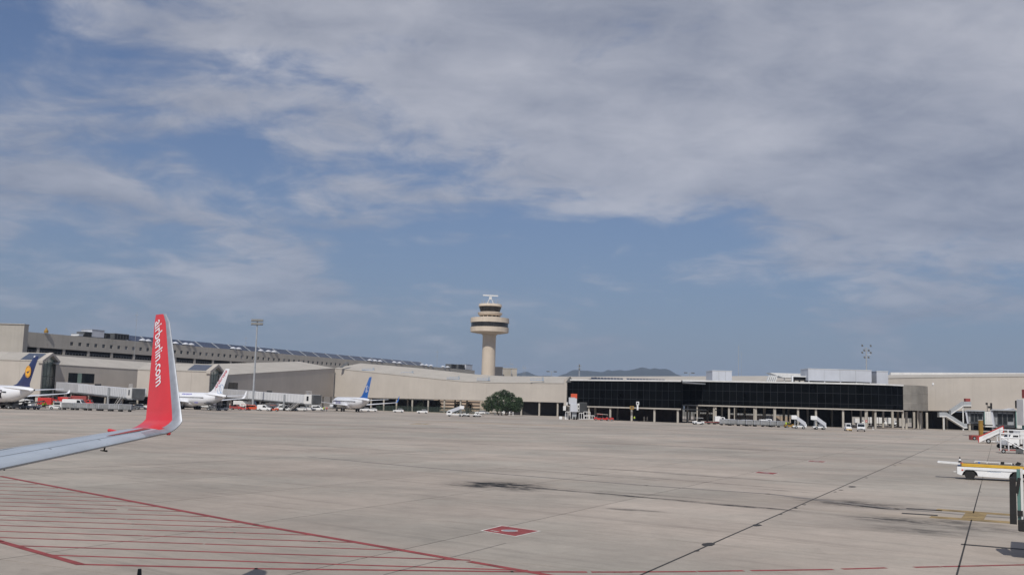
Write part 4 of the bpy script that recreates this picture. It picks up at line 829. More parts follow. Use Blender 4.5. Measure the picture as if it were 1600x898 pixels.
def airliner(label, cat, tail, D, alpha, scale=1., tailm='plane', finmark=None, zc=3.3, finh=12.5, engines=True, wingtipm='plane', sharklet=1.0):
    p = foot(tail, D); a = R(180-alpha); t = thing('parked_airliner', label, cat, (p.x,D,0), a); Lf = 38.; Rr = 1.95*scale
    st = [(0,.22,1.05),(1.2,.55,.95),(3,.95,.72),(5.5,1.4,.42),(8.5,1.78,.12),(11.5,1.95,0),(Lf-6,1.95,0),(Lf-4,1.78,-.08),(Lf-2.4,1.42,-.25),(Lf-1.1,.95,-.42),(Lf-.3,.45,-.55),(Lf,.08,-.6)]
    n = 28; rings = [[(x,r_*cos(2*pi*i/n),zc+dz+r_*1.03*sin(2*pi*i/n)) for i in range(n)] for x, r_, dz in st]
    MB().loft(rings).obj('fuselage','plane',t,True)
    for sy in (-1,1):
        s = MB()
        for k in range(44): s.box((9.5+k*.53,sy*1.925,zc+.42),(.26,.08,.34))
        s.obj('window_row','mull',t)['kind'] = 'stuff'
        s = MB(); s.prism([(-2.3,.0),(2.0,.35),(5.2,-.1),(5.2,-.65),(-2.3,-.65)],-.05,.05)
    # fin
    def surf(root, tip, thr, tht, m, name, rings_=6):
        q = []
        for k in range(rings_+1):
            u = k/rings_; le = Vector(root[0]).lerp(Vector(tip[0]),u); ch = root[1]+(tip[1]-root[1])*u; th = thr+(tht-thr)*u; q.append((le,ch,th))
        return q
    zt_ = zc+1.65
    def foil(sts, nrm_, m, name, smooth=True):
        rr = []
        for le, ch, th in sts:
            rr.append([Vector(le)+Vector((-x*ch,0,0))+Vector(nrm_)*(y*ch*th) for x, y in AF[::2]]+[Vector(le)+Vector((-x*ch,0,0))-Vector(nrm_)*(y*ch*th) for x, y in reversed(AF[::2][1:-1])])
        return MB().loft(rr).obj(name,m,t,smooth)
    fin = [((11,0,zt_+.1),9.0,.03),((8.3,0,zt_+.75),6.1,.07),((6.9,0,zt_+1.7),5.1,.09),((1.4,0,finh-.15),2.2,.09),((1.1,0,finh),1.75,.07)]
    foil(fin,(0,1,0),tailm,'tail_fin'); FIN[t.name] = (fin, zc)
    for sy in (-1,1):
        foil([((4.6,sy*.6,zc+1.0),3.6,.1),((.9,sy*7.0,zc+1.5),1.4,.09)],(0,0,1),'plane','tailplane')
        wz = zc-1.15
        foil([((25.,sy*.8,wz),7.6,.13),((22.4,sy*5.,wz+.35),4.6,.12),((17.2,sy*16.4,wz+1.55),1.7,.1),((16.9,sy*16.9,wz+1.65),1.5,.1)],(0,0,1),'plane','wing')
        w = []
        for u in (0,.15,.4,1): w.append(((16.9-u*1.35*sharklet,sy*(16.9+.35*min(1,u*2.5)+.3*u*sharklet),wz+1.65+2.35*sharklet*u**1.1),1.45*(1-u)+.55*u,.09))
        foil(w,(0,-sy,.2),wingtipm,'winglet')
        if engines:
            e = MB(); e.loft([[(25.6-x,sy*4.9+r_*cos(2*pi*i/20),1.85+r_*sin(2*pi*i/20)) for i in range(20)] for x, r_ in ((0,.92),(.15,1.02),(1.2,1.1),(2.6,1.0),(3.6,.72))]); e.obj('engine_nacelle','plane',t,True)
            MB().loft([[(25.62-x,sy*4.9+r_*cos(2*pi*i/20),1.85+r_*sin(2*pi*i/20)) for i in range(20)] for x, r_ in ((0,.86),(-.02,.3))]).obj('engine_intake','black',t); MB().loft([[(22.2-x,sy*4.9+r_*cos(2*pi*i/16),1.85+r_*sin(2*pi*i/16)) for i in range(16)] for x, r_ in ((0,.6),(1.2,.28))]).obj('exhaust_cone','dgrey',t,True)
            MB().box((23.4,sy*4.9,2.85),(2.6,.3,.9),ry=R(8)).obj('pylon','plane',t)
        # main gear
        g_ = MB().bar((19.2,sy*2.85,.55),(19.4,sy*2.6,wz+.3),.14,8).obj('gear_leg','pgrey',t)
        for dy in (-.45,.45): MB().bar((19.2,sy*2.85+dy-.18,.56),(19.2,sy*2.85+dy+.18,.56),.56,18).obj('wheel','black',g_)
    g_ = MB().bar((Lf-4.3,0,.35),(Lf-4.2,0,zc-1.7),.1,8).obj('gear_leg','pgrey',t)
    for dy in (-.22,.22): MB().bar((Lf-4.3,dy-.1,.36),(Lf-4.3,dy+.1,.36),.36,14).obj('wheel','black',g_)
    # belly fairing, tail pipe, cockpit
    MB().loft([[(x,r_*cos(2*pi*i/16)*1.15,zc-1.25+r_*.75*sin(2*pi*i/16)) for i in range(16)] for x, r_ in ((27,.4),(25,1.5),(19,1.65),(16.5,1.2),(15,.3))]).obj('belly_fairing','plane',t,True)
    MB().bar((.02,0,zc+1.05),(-.05,0,zc+1.05),.19,12).obj('exhaust','black',t)
    MB().loft([[(Lf-2.9,-1.0,zc+.95),(Lf-2.9,1.0,zc+.95),(Lf-2.9,1.0,zc+.5),(Lf-2.9,-1.0,zc+.5)],[(Lf-1.35,-.75,zc+.52),(Lf-1.35,.75,zc+.52),(Lf-1.35,.75,zc+.25),(Lf-1.35,-.75,zc+.25)]]).obj('cockpit_window','glass',t)
    t.scale = (scale,)*3
    return t
def fz(x, finh): return x
RIGHT = -1   # side of the aircraft that faces the camera: heading is left and away, camera sees its left side?
# dark blue tail
A1p = airliner('white airliner with dark blue tail and orange disc parked at the left edge','airliner',51,236,38,1.0,'navy',finh=12.3,zc=3.5,sharklet=.35)
A2p = airliner('white airliner whose white tail carries red slanted lettering, behind the winglet','airliner',352.5,308,41,1.0,'plane',finh=12.6)
A3p = airliner('white airliner with plain bright blue tail parked before the light wall','airliner',577,362,61,1.0,'blue',finh=12.5,wingtipm='blue')
# camera sees +y side when the aircraft heads away to the left
YS = 1
def finpt(x, z, yoff=.36): return Vector((x, YS*yoff, z))
m_ = MB(); disc(m_, finpt(3.1,8.75,.222),(1,0,0),(0,0,1),1.38,1.38,32); m_.obj('tail_disc','crane',A1p)
b = MB(); n = 32; 
ring_o = [finpt(3.1+1.22*cos(2*pi*i/n),8.75+1.22*sin(2*pi*i/n),.232) for i in range(n)]; ring_i = [finpt(3.1+1.12*cos(2*pi*i/n),8.75+1.12*sin(2*pi*i/n),.232) for i in range(n)]
b.add(ring_o+ring_i,[(i,(i+1)%n,n+(i+1)%n,n+i) for i in range(n)]); b.obj('disc_ring','navy',A1p)
b = MB(); # stylised flying bird: body, neck and raised wing strokes
for pts in ([(-.95,-.05),(-.45,-.22),(.1,-.02),(.0,.12),(-.45,-.08)],[(-.1,-.2),(.35,.12),(.75,.55),(.55,.2),(.25,-.15)],[(.0,-.2),(.45,-.02),(.9,.28),(.6,-.02),(.3,-.25)],[(-.5,-.15),(-.1,-.45),(.25,-.12),(.0,.05)]):
    b.add([finpt(3.1-px_*.95,8.75+pz,.24) for px_, pz in pts],[tuple(range(len(pts)))])
b.obj('bird_emblem','navy',A1p)
MB().lathe([(.28,0),(.28,.22),(0,.4)],10,(.9,0,12.05)).obj('tail_light','white',A1p)
MB().box((12.3,1.84,3.45),(1.6,.3,1.9)).obj('open_cargo_door','mull',A1p); MB().box((12.1,2.6,3.6),(1.8,1.5,.12),rx=R(-35)).obj('cargo_door_panel','plane',A1p)
# lettering on the white tail
def fintext(body, x0, z0, x1, z1, size, m, par, w=None, shear=.25, name='tail_lettering', bold=.02):
    a = finpt(x0,z0,.42); b_ = finpt(x1,z1,.30); xd = (b_-a).normalized(); yd = Vector((0,YS,0)).cross(xd); yd = yd if yd.z > 0 else -yd
    return stick(text(body, size, m, par, a, xd, yd, name, bold=bold, shear=shear, width=w or (b_-a).length), par)
fintext('AirEuropa', 5.75,6.0, .25,11.75, 1.6,'cred',A2p,bold=.03)
def swirl(par, cx, cz, sx, sz, m, w=.16, off=.44):
    for ph, k in ((0,1),(pi,-1)):
        pts = []
        for i in range(26):
            a = 2*pi*i/26*0.86+ph; pts.append(Vector((cx-k*sx*.38-sx*.62*cos(a)*1., YS*off, cz+k*sz*.12+sz*.8*sin(a))))
        s = MB()
        for p, q in zip(pts,pts[1:]): s.bar(p,q,w/2,5)
        stick(s.obj('swirl_emblem',m,par),par,.035)
swirl(A2p,3.2,6.4,1.5,1.55,'lblue',.16,.42)
swirl(A3p,3.0,8.3,1.25,1.2,'plane',.30,.36)
def fustext(par, body, x0, z, size, m, w, name='fuselage_lettering'):
    a = Vector((x0,YS*1.99,z)); return stick(text(body, size, m, par, a, (-1,0,0),(0,0,1), name, bold=.02, width=w), par)
fustext(A3p,'AirEuropa',33.5,2.95,1.9,'purple',8.8); 
fustext(A2p,'aireuropa.com',22.,4.55,.7,'purple',5.5)
for pp in (A2p,): MB().box((13,1.95,2.2),(1.8,.1,.25)).obj('service_panel_mark','purple',pp)

# ------------------------------------------------------------------ boarding bridges
def bridge(label, x0, D0, yt0, yb0, x1, D1, yt1, yb1, split, cabw=3.6, stair=True, m0='tunnel', m1='tunnelw'):
    a = Vector((at(x0,yt0,D0).x,D0,0)); b = Vector((at(x1,yt1,D1).x,D1,0)); t = thing('boarding_bridge', label, 'boarding bridge', b); d = a-b; Ln = d.length; d.normalize(); nb = Vector((-d.y,d.x,0))
    za0, za1 = Z(x0,yb0,D0), Z(x0,yt0,D0); zb0, zb1 = Z(x1,yb1,D1), Z(x1,yt1,D1); W2 = 1.5
    def sect(u0,u1,w,ext,name,m):
        r_ = []
        for u in (u0,u1):
            c = d*(Ln*u); lo = zb0+(za0-zb0)*u-ext; hi = zb1+(za1-zb1)*u+ext; r_.append([c+nb*w+Vector((0,0,lo)),c-nb*w+Vector((0,0,lo)),c-nb*w+Vector((0,0,hi)),c+nb*w+Vector((0,0,hi))])
        return MB().loft(r_).obj(name,m,t)
    sect(0,split,W2,0,'inner_tunnel',m1); sect(split,1,W2+.18,.16,'outer_tunnel',m0)
    s = MB()
    nrib = int(Ln/1.6)
    for k in range(nrib):
        u = (k+.5)/nrib; c = d*(Ln*u); w = W2+.03+(.18 if u>split else 0); lo = zb0+(za0-zb0)*u; hi = zb1+(za1-zb1)*u
        for sg in (-1,1): s.sq(c+nb*sg*w+Vector((0,0,lo+.1)), c+nb*sg*w+Vector((0,0,hi-.1)), .07)
    s.obj('wall_ribs','grey',t)['kind']='stuff'
    s = MB()
    for u0,u1 in ((0,split),(split,1)):
        for sg in (-1,1):
            w = W2+.1; s.sq(d*(Ln*u0)+nb*sg*w+Vector((0,0,zb0+(za0-zb0)*u0-.35)), d*(Ln*u1)+nb*sg*w+Vector((0,0,zb0+(za0-zb0)*u1-.35)), .4)
    s.obj('bottom_rail','dgrey',t)
    MB().box(d*(Ln*.45)+Vector((0,0,zb1+(za1-zb1)*.45+.3)),(1.6,1,.5)).obj('roof_unit','black',t)
    # drive column near the aircraft end
    c = d*(Ln*.22); zl = zb0+(za0-zb0)*.22
    dc = MB().sq(c+nb*1.9+Vector((0,0,.7)),c+nb*1.9+Vector((0,0,zl+2.4)),.45).sq(c-nb*1.9+Vector((0,0,.7)),c-nb*1.9+Vector((0,0,zl+2.4)),.45).sq(c+nb*2+Vector((0,0,zl-.5)),c-nb*2+Vector((0,0,zl-.5)),.4).sq(c+nb*2+Vector((0,0,.75)),c-nb*2+Vector((0,0,.75)),.5).obj('drive_column','grey',t)
    for sg in (-1,1): 
        for e in (-.35,.35): MB().bar(c+nb*(sg*1.5+e-.15)+Vector((0,0,.55)),c+nb*(sg*1.5+e+.15)+Vector((0,0,.55)),.55,14).obj('drive_wheel','black',t)
    # cab
    q = -d*1.9; az = math.atan2(-d.y,-d.x)
    cb = MB().box(q+Vector((0,0,(zb0+zb1)/2)),(3.8,3.7,zb1-zb0+.35),rz=az).obj('cab','wmetal',t,bevel=.05)
    for dy in (-1.2,0,1.2): MB().box(q+nb*dy*1.0+Vector((-d.x*1.93,-d.y*1.93,(zb0+zb1)/2+.3)),(.06,.9,1.1),rz=az).obj('cab_window','glass',cb)
    for sg in (-1,1): MB().box(q+nb*sg*1.88+Vector((0,0,(zb0+zb1)/2+.2)),(1.0,.06,1.5),rz=az).obj('cab_window','glass',cb)
    MB().box(q-d*2.3+Vector((0,0,(zb0+zb1)/2)),(.9,3.4,zb1-zb0+.1),rz=az).obj('bellows_canopy','dgrey',t)
    MB().box(q-d*.2+Vector((0,0,zb0-.35)),(3.6,3.4,.4),rz=az).obj('cab_floor','grey',t)
    s = MB()
    for k in range(5): s.sq(q+d*(1.2-k*.7)+nb*1.6+Vector((0,0,zb1+.2)),q+d*(1.2-k*.7)+nb*1.6+Vector((0,0,zb1+1.2)),.06)
    s.sq(q+d*1.2+nb*1.6+Vector((0,0,zb1+1.2)),q-d*1.6+nb*1.6+Vector((0,0,zb1+1.2)),.06); s.obj('roof_railing','wmetal',t)
    if stair:
        for sg in ((1 if nb.y<0 else -1),):
            a_ = d*1.5+nb*sg*2.2+Vector((0,0,zb0)); b_ = d*6.2+nb*sg*2.4+Vector((0,0,.2)); s = MB(); s.sq(a_,b_,.16).sq(a_+Vector((0,0,1.0)),b_+Vector((0,0,1.0)),.09).sq(a_+nb*sg*.8,b_+nb*sg*.8,.16).sq(a_+nb*sg*.8+Vector((0,0,1)),b_+nb*sg*.8+Vector((0,0,1)),.09)
            s.obj('stair_rails','wmetal',t); s = MB()
            for k in range(12): s.box(a_.lerp(b_,(k+.5)/12)+nb*sg*.4,(.3,.8,.05),rz=az)
            s.obj('treads','dgrey',t)
    # fixed support near the building
    c = d*(Ln*.92); MB().sq(c,c+Vector((0,0,zb0+(za0-zb0)*.92)),.7).obj('support_pillar','col',t)
    return t
bridge('long pale boarding bridge between the dark blue tail and the red winglet', 96,350,597.5,609,209,292,607,621.3,.66)
bridge('long pale boarding bridge ending at the nose of the blue tailed airliner', 352,374,608,619,482,344,616.8,629.8,.66)

# right hand bridges: cab facing us with window front and white body behind
def cabfront(label, x0, x1, yt, yb, D, xw, redflag=False):
    a = at(x0,yb,D); b = at(x1,yb,D); w = (b.x-a.x)*.91; h = Z(x0,yt,D)-a.z; t = thing('boarding_bridge', label, 'boarding bridge', (a.x,D,0),-R(25)); z0 = a.z
    MB().hull4([(.3,.25,z0+.1),(w-.1,.25,z0+.1),(w-.1,3.5,z0+.1),(.3,3.5,z0+.1)],[(-.2,.15,z0+h),(w,.15,z0+h),(w,3.5,z0+h),(-.2,3.5,z0+h)]).obj('cab','grey',t)
    n = 3
    for k,(u0,u1,v0,v1) in enumerate(((.17,.36,.18,.80),(.41,.58,.18,.80),(.63,.88,.38,.80))):
        MB().box((w*(u0+u1)/2,.14,z0+h*(v0+v1)/2),(w*(u1-u0),.08,h*(v1-v0))).obj('cab_window','glass',t)
    s = MB()
    for x in (.04,.14,.385,.605,.93): s.box((w*x,.1,z0+h*.5),(.09,.14,h*.96))
    s.box((w/2,.1,z0+h*.9),(w,.14,.1)).box((w/2,.1,z0+h*.14),(w,.14,.1)); s.obj('frame','dgrey',t)
    MB().hull4([(-.5,-.9,z0+h-.05),(w+.1,-.9,z0+h-.05),(w+.1,3.6,z0+h),(-.3,3.6,z0+h)],[(-.5,-.9,z0+h+.12),(w+.1,-.9,z0+h+.12),(w+.1,3.6,z0+h+.22),(-.3,3.6,z0+h+.22)]).obj('cab_roof','grey',t)
    MB().hull4([(-.25,-.6,z0),(.05,-.6,z0),(.3,.3,z0),(.05,.3,z0)],[(-.65,-.6,z0+h),(-.3,-.6,z0+h),(-.1,.3,z0+h),(-.4,.3,z0+h)]).obj('side_bellows','panelw',t)
    MB().box((w+.06,-.2,z0+h*.5),(.14,1.1,h)).obj('teal_edge','teal',t)
    bw = (at(xw,yb,D).x-b.x)*.91; MB().box((w+bw/2+.13,1.6,z0+h*.47),(bw,3.4,h*1.02)).obj('rotunda','wmetal',t,bevel=.05); s=MB()
    for k in range(1,4): s.box((w+.13+bw*k/4,-.12,z0+h*.47),(.04,.06,h*.95))
    s.obj('panel_seams','grey',t)
    MB().box((w*.5,-.3,z0-.2),(w+.5,1.8,.25)).obj('bumper','black',t)
    MB().box((w+bw*.5,1.5,z0-.5),(bw+.6,3,.3)).obj('underframe','wmetal',t)
    zc_ = z0-.6
    MB().sq((w*.8,4,.6),(w*.8,4,zc_),.5).sq((w*.8+2.6,4,.6),(w*.8+2.6,4,zc_),.5).sq((w*.8-.3,4,.7),(w*.8+3,4,.7),.4).obj('drive_column','grey',t)
    for k in (-.2,2.8): MB().bar((w*.8+k-.2,4,.55),(w*.8+k+.2,4,.55),.55,14).obj('drive_wheel','black',t)
    # tunnel leading back to the terminal
    r0 = [(w+.3,3.4,z0+.1),(w+bw,3.4,z0+.1),(w+bw,3.4,z0+h-.2),(w+.3,3.4,z0+h-.2)]; dx = 6; dy = 60
    r1 = [(x+dx,y+dy,z+1.6) for x,y,z in r0]; MB().loft([r0,r1]).obj('tunnel','tunnelw',t)
    s = MB(); s.box((w+bw*.4,.8,z0+h+1.0),(.12,.12,2.0)).box((w+bw*.8,.8,z0+h+1.0),(.12,.12,2.0)).box((w+bw*.35,.7,z0+h+1.8),(.5,.4,.5)).box((w+bw*.62,.7,z0+h+1.0),(.5,.4,.5)).box((w+bw*.9,.7,z0+h+1.2),(.45,.4,1.6)); s.obj('floodlights','black',t)
    return t
cabfront('smaller grey fronted boarding bridge beside the zigzag metal stair, farther one',1513,1538,641.5,661.5,246,1550.5)
cabfront('larger grey fronted boarding bridge nearer the right edge, with two door windows',1554,1587,640.5,667,192,1612)
t = thing('service_tower','pale bridge tower partly cut by the right edge, with red panel on top','boarding bridge',foot(1606,168)); 
MB().box((0,0,5.4),(2.2,2.2,4.2)).obj('body','wmetal',t,bevel=.05); MB().box((0,-1.15,7.0),(1.2,.1,.6)).obj('red_panel','dred',t); MB().sq((-.6,0,0),(-.6,0,3.4),.4).sq((.6,0,0),(.6,0,3.4),.4).obj('legs','teal',t); MB().box((0,0,8.4),(1.0,1.0,1.4)).obj('top_box','dred',t)
t = thing('floodlight','black floodlight on the roof of the nearer bridge at the right edge','floodlight',at(1591,640,190)); MB().box((0,0,1.0),(.9,.5,1.4)).obj('lamp','black',t); MB().sq((0,0,-.2),(0,0,.4),.15).obj('bracket','wmetal',t)
# big bridge head close by at the right edge
D = 33.; a = at(1588,823,D); t = thing('boarding_bridge','bridge head with black rubber bumper cut by the right edge in the foreground','boarding bridge',(a.x,D,0),-R(26.5)); zb_, zt_ = a.z, at(1588,733,D).z
k = D/1600
MB().hull4([(-.18,-.15,at(1584,818,D).z),(0.02,-.15,at(1584,818,D).z),(.02,.35,at(1584,818,D).z),(-.18,.35,at(1584,818,D).z)],[(-.16,-.15,at(1584,746,D).z),(.02,-.15,at(1584,746,D).z),(.02,.35,at(1584,746,D).z),(-.16,.35,at(1584,746,D).z)]).obj('rubber_bumper','black',t)
MB().box((.10,.12,(zb_+zt_)/2+.06),(.10,.3,zt_-zb_-.1)).obj('teal_glazing','teal',t); MB().box((.19,.1,(zb_+zt_)/2+.07),(.07,.36,zt_-zb_-.08)).obj('white_frame','wmetal',t)
MB().hull4([(.23,-.3,zb_+.30),(3,-.3,zb_+.30),(3,2.6,zb_+.30),(.23,2.6,zb_+.30)],[(.34,-.1,zt_+.10),(3,-.1,zt_+.10),(3,2.6,zt_+.10),(.34,2.6,zt_+.10)]).obj('hood','grey',t,bevel=.03)
MB().box((1.55,.3,zb_+.08),(3.0,1.2,.36)).obj('floor_bumper','black',t,bevel=.04); MB().box((1.6,1.5,.35),(.5,.5,.7)).obj('wheel_leg','dgrey',t); MB().bar((1.2,1.5,.4),(2.0,1.5,.4),.4,16).obj('wheel','black',t)
MB().box((.12,-.06,zb_+.45),(.16,.1,.16)).box((.08,-.06,zt_-.5),(.1,.06,.5),ry=R(10)).obj('latch','black',t)
MB().hull4([(1.6,2.6,zb_+.3),(3,.4,zb_+.3),(22,4,zb_+.6),(22,7,zb_+.6)],[(1.6,2.6,zt_+.0),(3,.4,zt_+.0),(22,4,zt_+.4),(22,7,zt_+.4)]).obj('tunnel','tunnelw',t)

# ------------------------------------------------------------------ zigzag stair
D = 334; t = thing('metal_stair','grey zigzag metal stair with white edges in front of the right hall wall','staircase',foot(1475,D)); o = t.location
def q(px,py,dy=0): v = at(px,py,D); return Vector((v.x-o.x,dy,v.z))
def flight(name,p,e,h=.0):
    a0,b0 = p,e; MB().hull4([a0+Vector((0,0,-.1)),b0+Vector((0,0,-.1)),b0+Vector((0,1.6,-.1)),a0+Vector((0,1.6,-.1))],[a0+Vector((0,0,1.15)),b0+Vector((0,0,1.15)),b0+Vector((0,1.6,1.15)),a0+Vector((0,1.6,1.15))]).obj(name,'grey',t)
    MB().hull4([a0+Vector((0,-.08,-.35)),b0+Vector((0,-.08,-.35)),b0+Vector((0,1.7,-.35)),a0+Vector((0,1.7,-.35))],[a0+Vector((0,-.08,-.0)),b0+Vector((0,-.08,-.0)),b0+Vector((0,1.7,0)),a0+Vector((0,1.7,0))]).obj('stringer','wmetal',t)
flight('upper_flight',q(1486,646),q(1505.5,632.6)); flight('top_landing',q(1505.7,632.6),q(1517.8,632.6)); flight('middle_landing',q(1468,649.3),q(1479.4,649.3)); flight('lower_flight',q(1479.6,649.8),q(1506,666.5)); flight('bottom_landing',q(1506.2,667),q(1511.5,667))
for px,py in ((1475.5,650),(1505.5,633),(1506,668)): MB().sq(q(px,py,.4),Vector((q(px,py).x,.4,0)),.32).obj('post','wmetal',t)
MB().box(q(1513,625.5,.9),(1.5,1.4,1.35)).obj('red_box','dred',t); MB().box(q(1513,638,1.0),(2.4,1.2,1.6)).obj('panel','bconc',t)

# ------------------------------------------------------------------ light masts
def mast(label, px, yb_, yt_, D, heads, dish=False):
    p = at(px,yt_,D); t = thing('light_mast', label, 'light mast', (p.x,D,0)); zt_ = p.z; MB().bar((0,0,0),(0,0,zt_),.42,12,.2).obj('pole','grey',t,True)
    MB().bar((-1.1,0,zt_-.3),(1.1,0,zt_-.3),.09,6).bar((-1.1,0,zt_-1.5),(1.1,0,zt_-1.5),.09,6).obj('crossbar','grey',t)
    for x, z in heads:
        l_ = MB().box((x,-.35,zt_+z),(.66,.4,.8),rx=R(-25)).obj('lamp_head','dgrey',t); 
        MB().box((x,-.54,zt_+z-.09),(.5,.03,.42),rx=R(-25)).obj('lens','glass',l_)
    if dish: MB().bar((0,0,zt_-3.0),(1.6,0,zt_-3.0),.07,6).box((1.8,0,zt_-3.0),(.7,.4,.3)).obj('side_lamp','white',t)
mast('tall light mast with wide lamp head standing behind the second boarding bridge',402.3,612,500,350,[(x,z) for z in (-.1,-1.3) for x in (-1.7,-1.0,-.35,.35,1.0,1.7)])
mast('tall light mast with clustered lamps above the long white plant box',1353.5,576,543,460,[(-1.9,.9),(1.9,.9),(-1.0,-1.2),(1.0,-1.2),(-1.9,-2.2),(1.9,-2.2),(-.9,-4.3),(.9,-4.3)],True)
mast('slim white mast with stacked lamps in front of the hills',905.3,586,570.5,480,[(0,0),(0,-1.6)])
for px,py,lb in ((862,580.5,'far small twin lamp post left of the hills'),(1077,582.5,'far small twin lamp post at the right foot of the hills')):
    p = at(px,py,620); t = thing('street_lamp', lb, 'lamp post', (p.x,620,0)); MB().bar((0,0,0),(0,0,p.z),.22,8,.12).obj('pole','grey',t); MB().bar((-2,0,p.z+.1),(2,0,p.z+.1),.1,5).obj('arm','grey',t)
    for sg in (-1,1): MB().box((sg*2.2,0,p.z+.1),(1.9,.9,.55)).obj('lamp_head','dgrey',t)

# ------------------------------------------------------------------ tree and bushes
def leaves(mb, c, rad, n, sz, rs):
    for _ in range(n):
        d = Vector((rs.gauss(0,1),rs.gauss(0,1),rs.gauss(0,1))).normalized(); rr = rs.uniform(.55,1.05)
        p = Vector(c)+Vector((d.x*rad[0],d.y*rad[1],d.z*rad[2]))*rr; ax = Vector((rs.gauss(0,1),rs.gauss(0,1),rs.gauss(0,.8))).normalized(); bx = ax.orthogonal().normalized(); cx = ax.cross(bx); s_ = sz*rs.uniform(.6,1.4)
        mb.add([p-bx*s_,p+cx*s_*.5,p+bx*s_,p-cx*s_*.5],[(0,1,2,3)])
D = 396; p = foot(785,D); t = thing('round_tree','broad dark green tree with several stems in front of the light terminal wall','tree',p); rs = random.Random(3)
tr = MB()
for k in range(7):
    a = 2*pi*k/7; b0 = Vector((cos(a)*1.6,sin(a)*.8,0)); m1 = Vector((cos(a)*3.0,sin(a)*1.4,2.6)); e = Vector((cos(a)*5.0,sin(a)*2.2,5.6)); tr.bar(b0,m1,.24,8,.16).bar(m1,e,.16,7,.06).bar(m1,e+Vector((-1.5,0,1.2)),.12,6,.05)
tr.obj('trunk','bark',t); 
cl = [(-5.2,0,3.0,2.2,1.8),(-3.8,0,4.9,2.1,1.7),(-1.6,.2,6.3,2.2,1.8),(.4,0,7.1,2.0,1.8),(2.2,0,6.3,2.0,1.7),(3.2,-.3,4.6,2.2,2.0),(5.4,0,3.2,1.8,2.0),(5.6,.3,4.9,1.2,1.3),(-2.0,-1.2,3.6,2.4,2.2),(.8,-1.4,4.2,2.5,2.2),(3.0,-1,2.6,2.0,1.8),(-4.6,-.8,1.8,1.9,1.5),(-1,-1,1.9,2.2,1.5),(1.5,-1.2,2.0,2.0,1.4),(4.8,-.5,1.6,1.7,1.4)]
for k,(x,y,z,r0_,h0_) in enumerate(cl):
    m_ = MB(); leaves(m_,(x*1.12,y,z+1.0),(r0_*1.12,r0_*.9,h0_),700,.26,rs); q_ = m_.obj('leaf_clump','leaf',t); q_['kind']='stuff'
def bush(label, px, D, w, h, y0=0):
    p = foot(px,D); t = thing('clipped_bush',label,'bush',p,0,'dark bushes behind the fence'); m_ = MB(); leaves(m_,(0,0,h*.5),(w/2,w/2,h*.5),420,.25,rs); leaves(m_,(w*.1,0,h*.75),(w*.3,w*.3,h*.35),160,.22,rs); m_.obj('foliage','hedge',t)['kind']='stuff'; MB().bar((0,0,0),(0,0,h*.5),.15,6).obj('stem','bark',t)
for px, w, h, lb in ((658,4.6,5.0,'leftmost dark bush behind the fence, right of the blue tailed airliner'),(684.5,3.0,4.6,'second dark bush from the left behind the fence'),(716,3.6,4.9,'third dark bush from the left behind the fence, above the white stair truck'),(732,3.8,4.6,'dark bush behind the fence nearest the broad tree')): bush(lb,px,452,w,h)
# fence and verge
t = thing('wire_fence','green wire mesh fence with thin posts along the far edge of the apron','fence',foot(588,444)); a = foot(588,444); b = foot(760,436); d = b-a; n = 34
pm_ = MB().sq((0,0,0),(0,0,2.3),.12).mesh('post',M['fence'])
for k in range(n+1): share(pm_,'post',t,d*(k/n))
for k in range(n):
    p0 = d*((k+.03)/n); p1 = d*((k+.97)/n); s = MB()
    for j in range(9): u = p0.lerp(p1,j/8); s.sq(u+Vector((0,0,.1)),u+Vector((0,0,2.2)),.045)
    for z in (.15,.8,1.5,2.2): s.sq(p0+Vector((0,0,z)),p1+Vector((0,0,z)),.05)
    s.obj('mesh_panel','fence',t)
s = MB(); a = foot(560,446); b = foot(762,437); s.add([(a.x,a.y,.01),(b.x,b.y,.01),(b.x,b.y+4,.01),(a.x,a.y+4,.01)],[(0,1,2,3)]); o_ = s.obj('verge','fyel'); o_['kind']='structure'
# ------------------------------------------------------------------ ground vehicles
def wheels(t, xs, yw, r_, w=.22, hub=True):
    for x in xs:
        for sg in (-1,1):
            o_ = MB().bar((x,sg*(yw-w/2),r_),(x,sg*(yw+w/2),r_),r_,16).obj('wheel','black',t)
            if hub: MB().bar((x,sg*(yw+w/2),r_),(x,sg*(yw+w/2+.02),r_),r_*.5,12).obj('rim','grey',o_)
def van(label, loc, rz, m='white', L_=4.9, H=1.95, W2=.95, cat='van', bandm=None, glassback=True, group=None):
    t = thing('parked_van', label, cat, loc, rz, group); h = L_/2
    prof = [(-h,.35),(h-.05,.35),(h,.75),(h-.15,1.0),(h-1.0,1.15),(h-1.75,H-.08),(h-2.1,H),(-h+.15,H),(-h,H-.2)]
    MB().prism(prof,-W2,W2).obj('body',m,t,bevel=.05)
    g_ = MB().prism([(h-1.0,1.18),(h-1.68,H-.14),(h-1.72,H-.14),(h-1.04,1.18)],-W2+.12,W2-.12).obj('windscreen','glass',t)
    g_.location.x = .035; g_.location.z = .03
    for sg in (-1,1):
        MB().prism([(h-1.3,1.15),(h-1.85,H-.2),(h-2.6,H-.2),(h-2.6,1.15)],sg*W2-.02,sg*W2+.02).obj('side_window','glass',t)
        if glassback: MB().box((-h+1.35,sg*W2,1.38),(1.9,.04,.5)).obj('side_window','glass',t)
        MB().box((h+.0,sg*(W2-.25),.82),(.08,.3,.2)).obj('headlight','panelw',t); MB().box((-h,sg*(W2-.12),1.1),(.06,.14,.4)).obj('tail_lamp','red',t)
    MB().box((h+.02,0,.5),(.1,W2*1.8,.2)).box((-h-.02,0,.5),(.1,W2*1.8,.2)).obj('bumper','dgrey',t); MB().box((h+.03,0,.78),(.06,.9,.12)).obj('grille','black',t)
    wheels(t,(-h+.9,h-.95),W2-.1,.34); return t
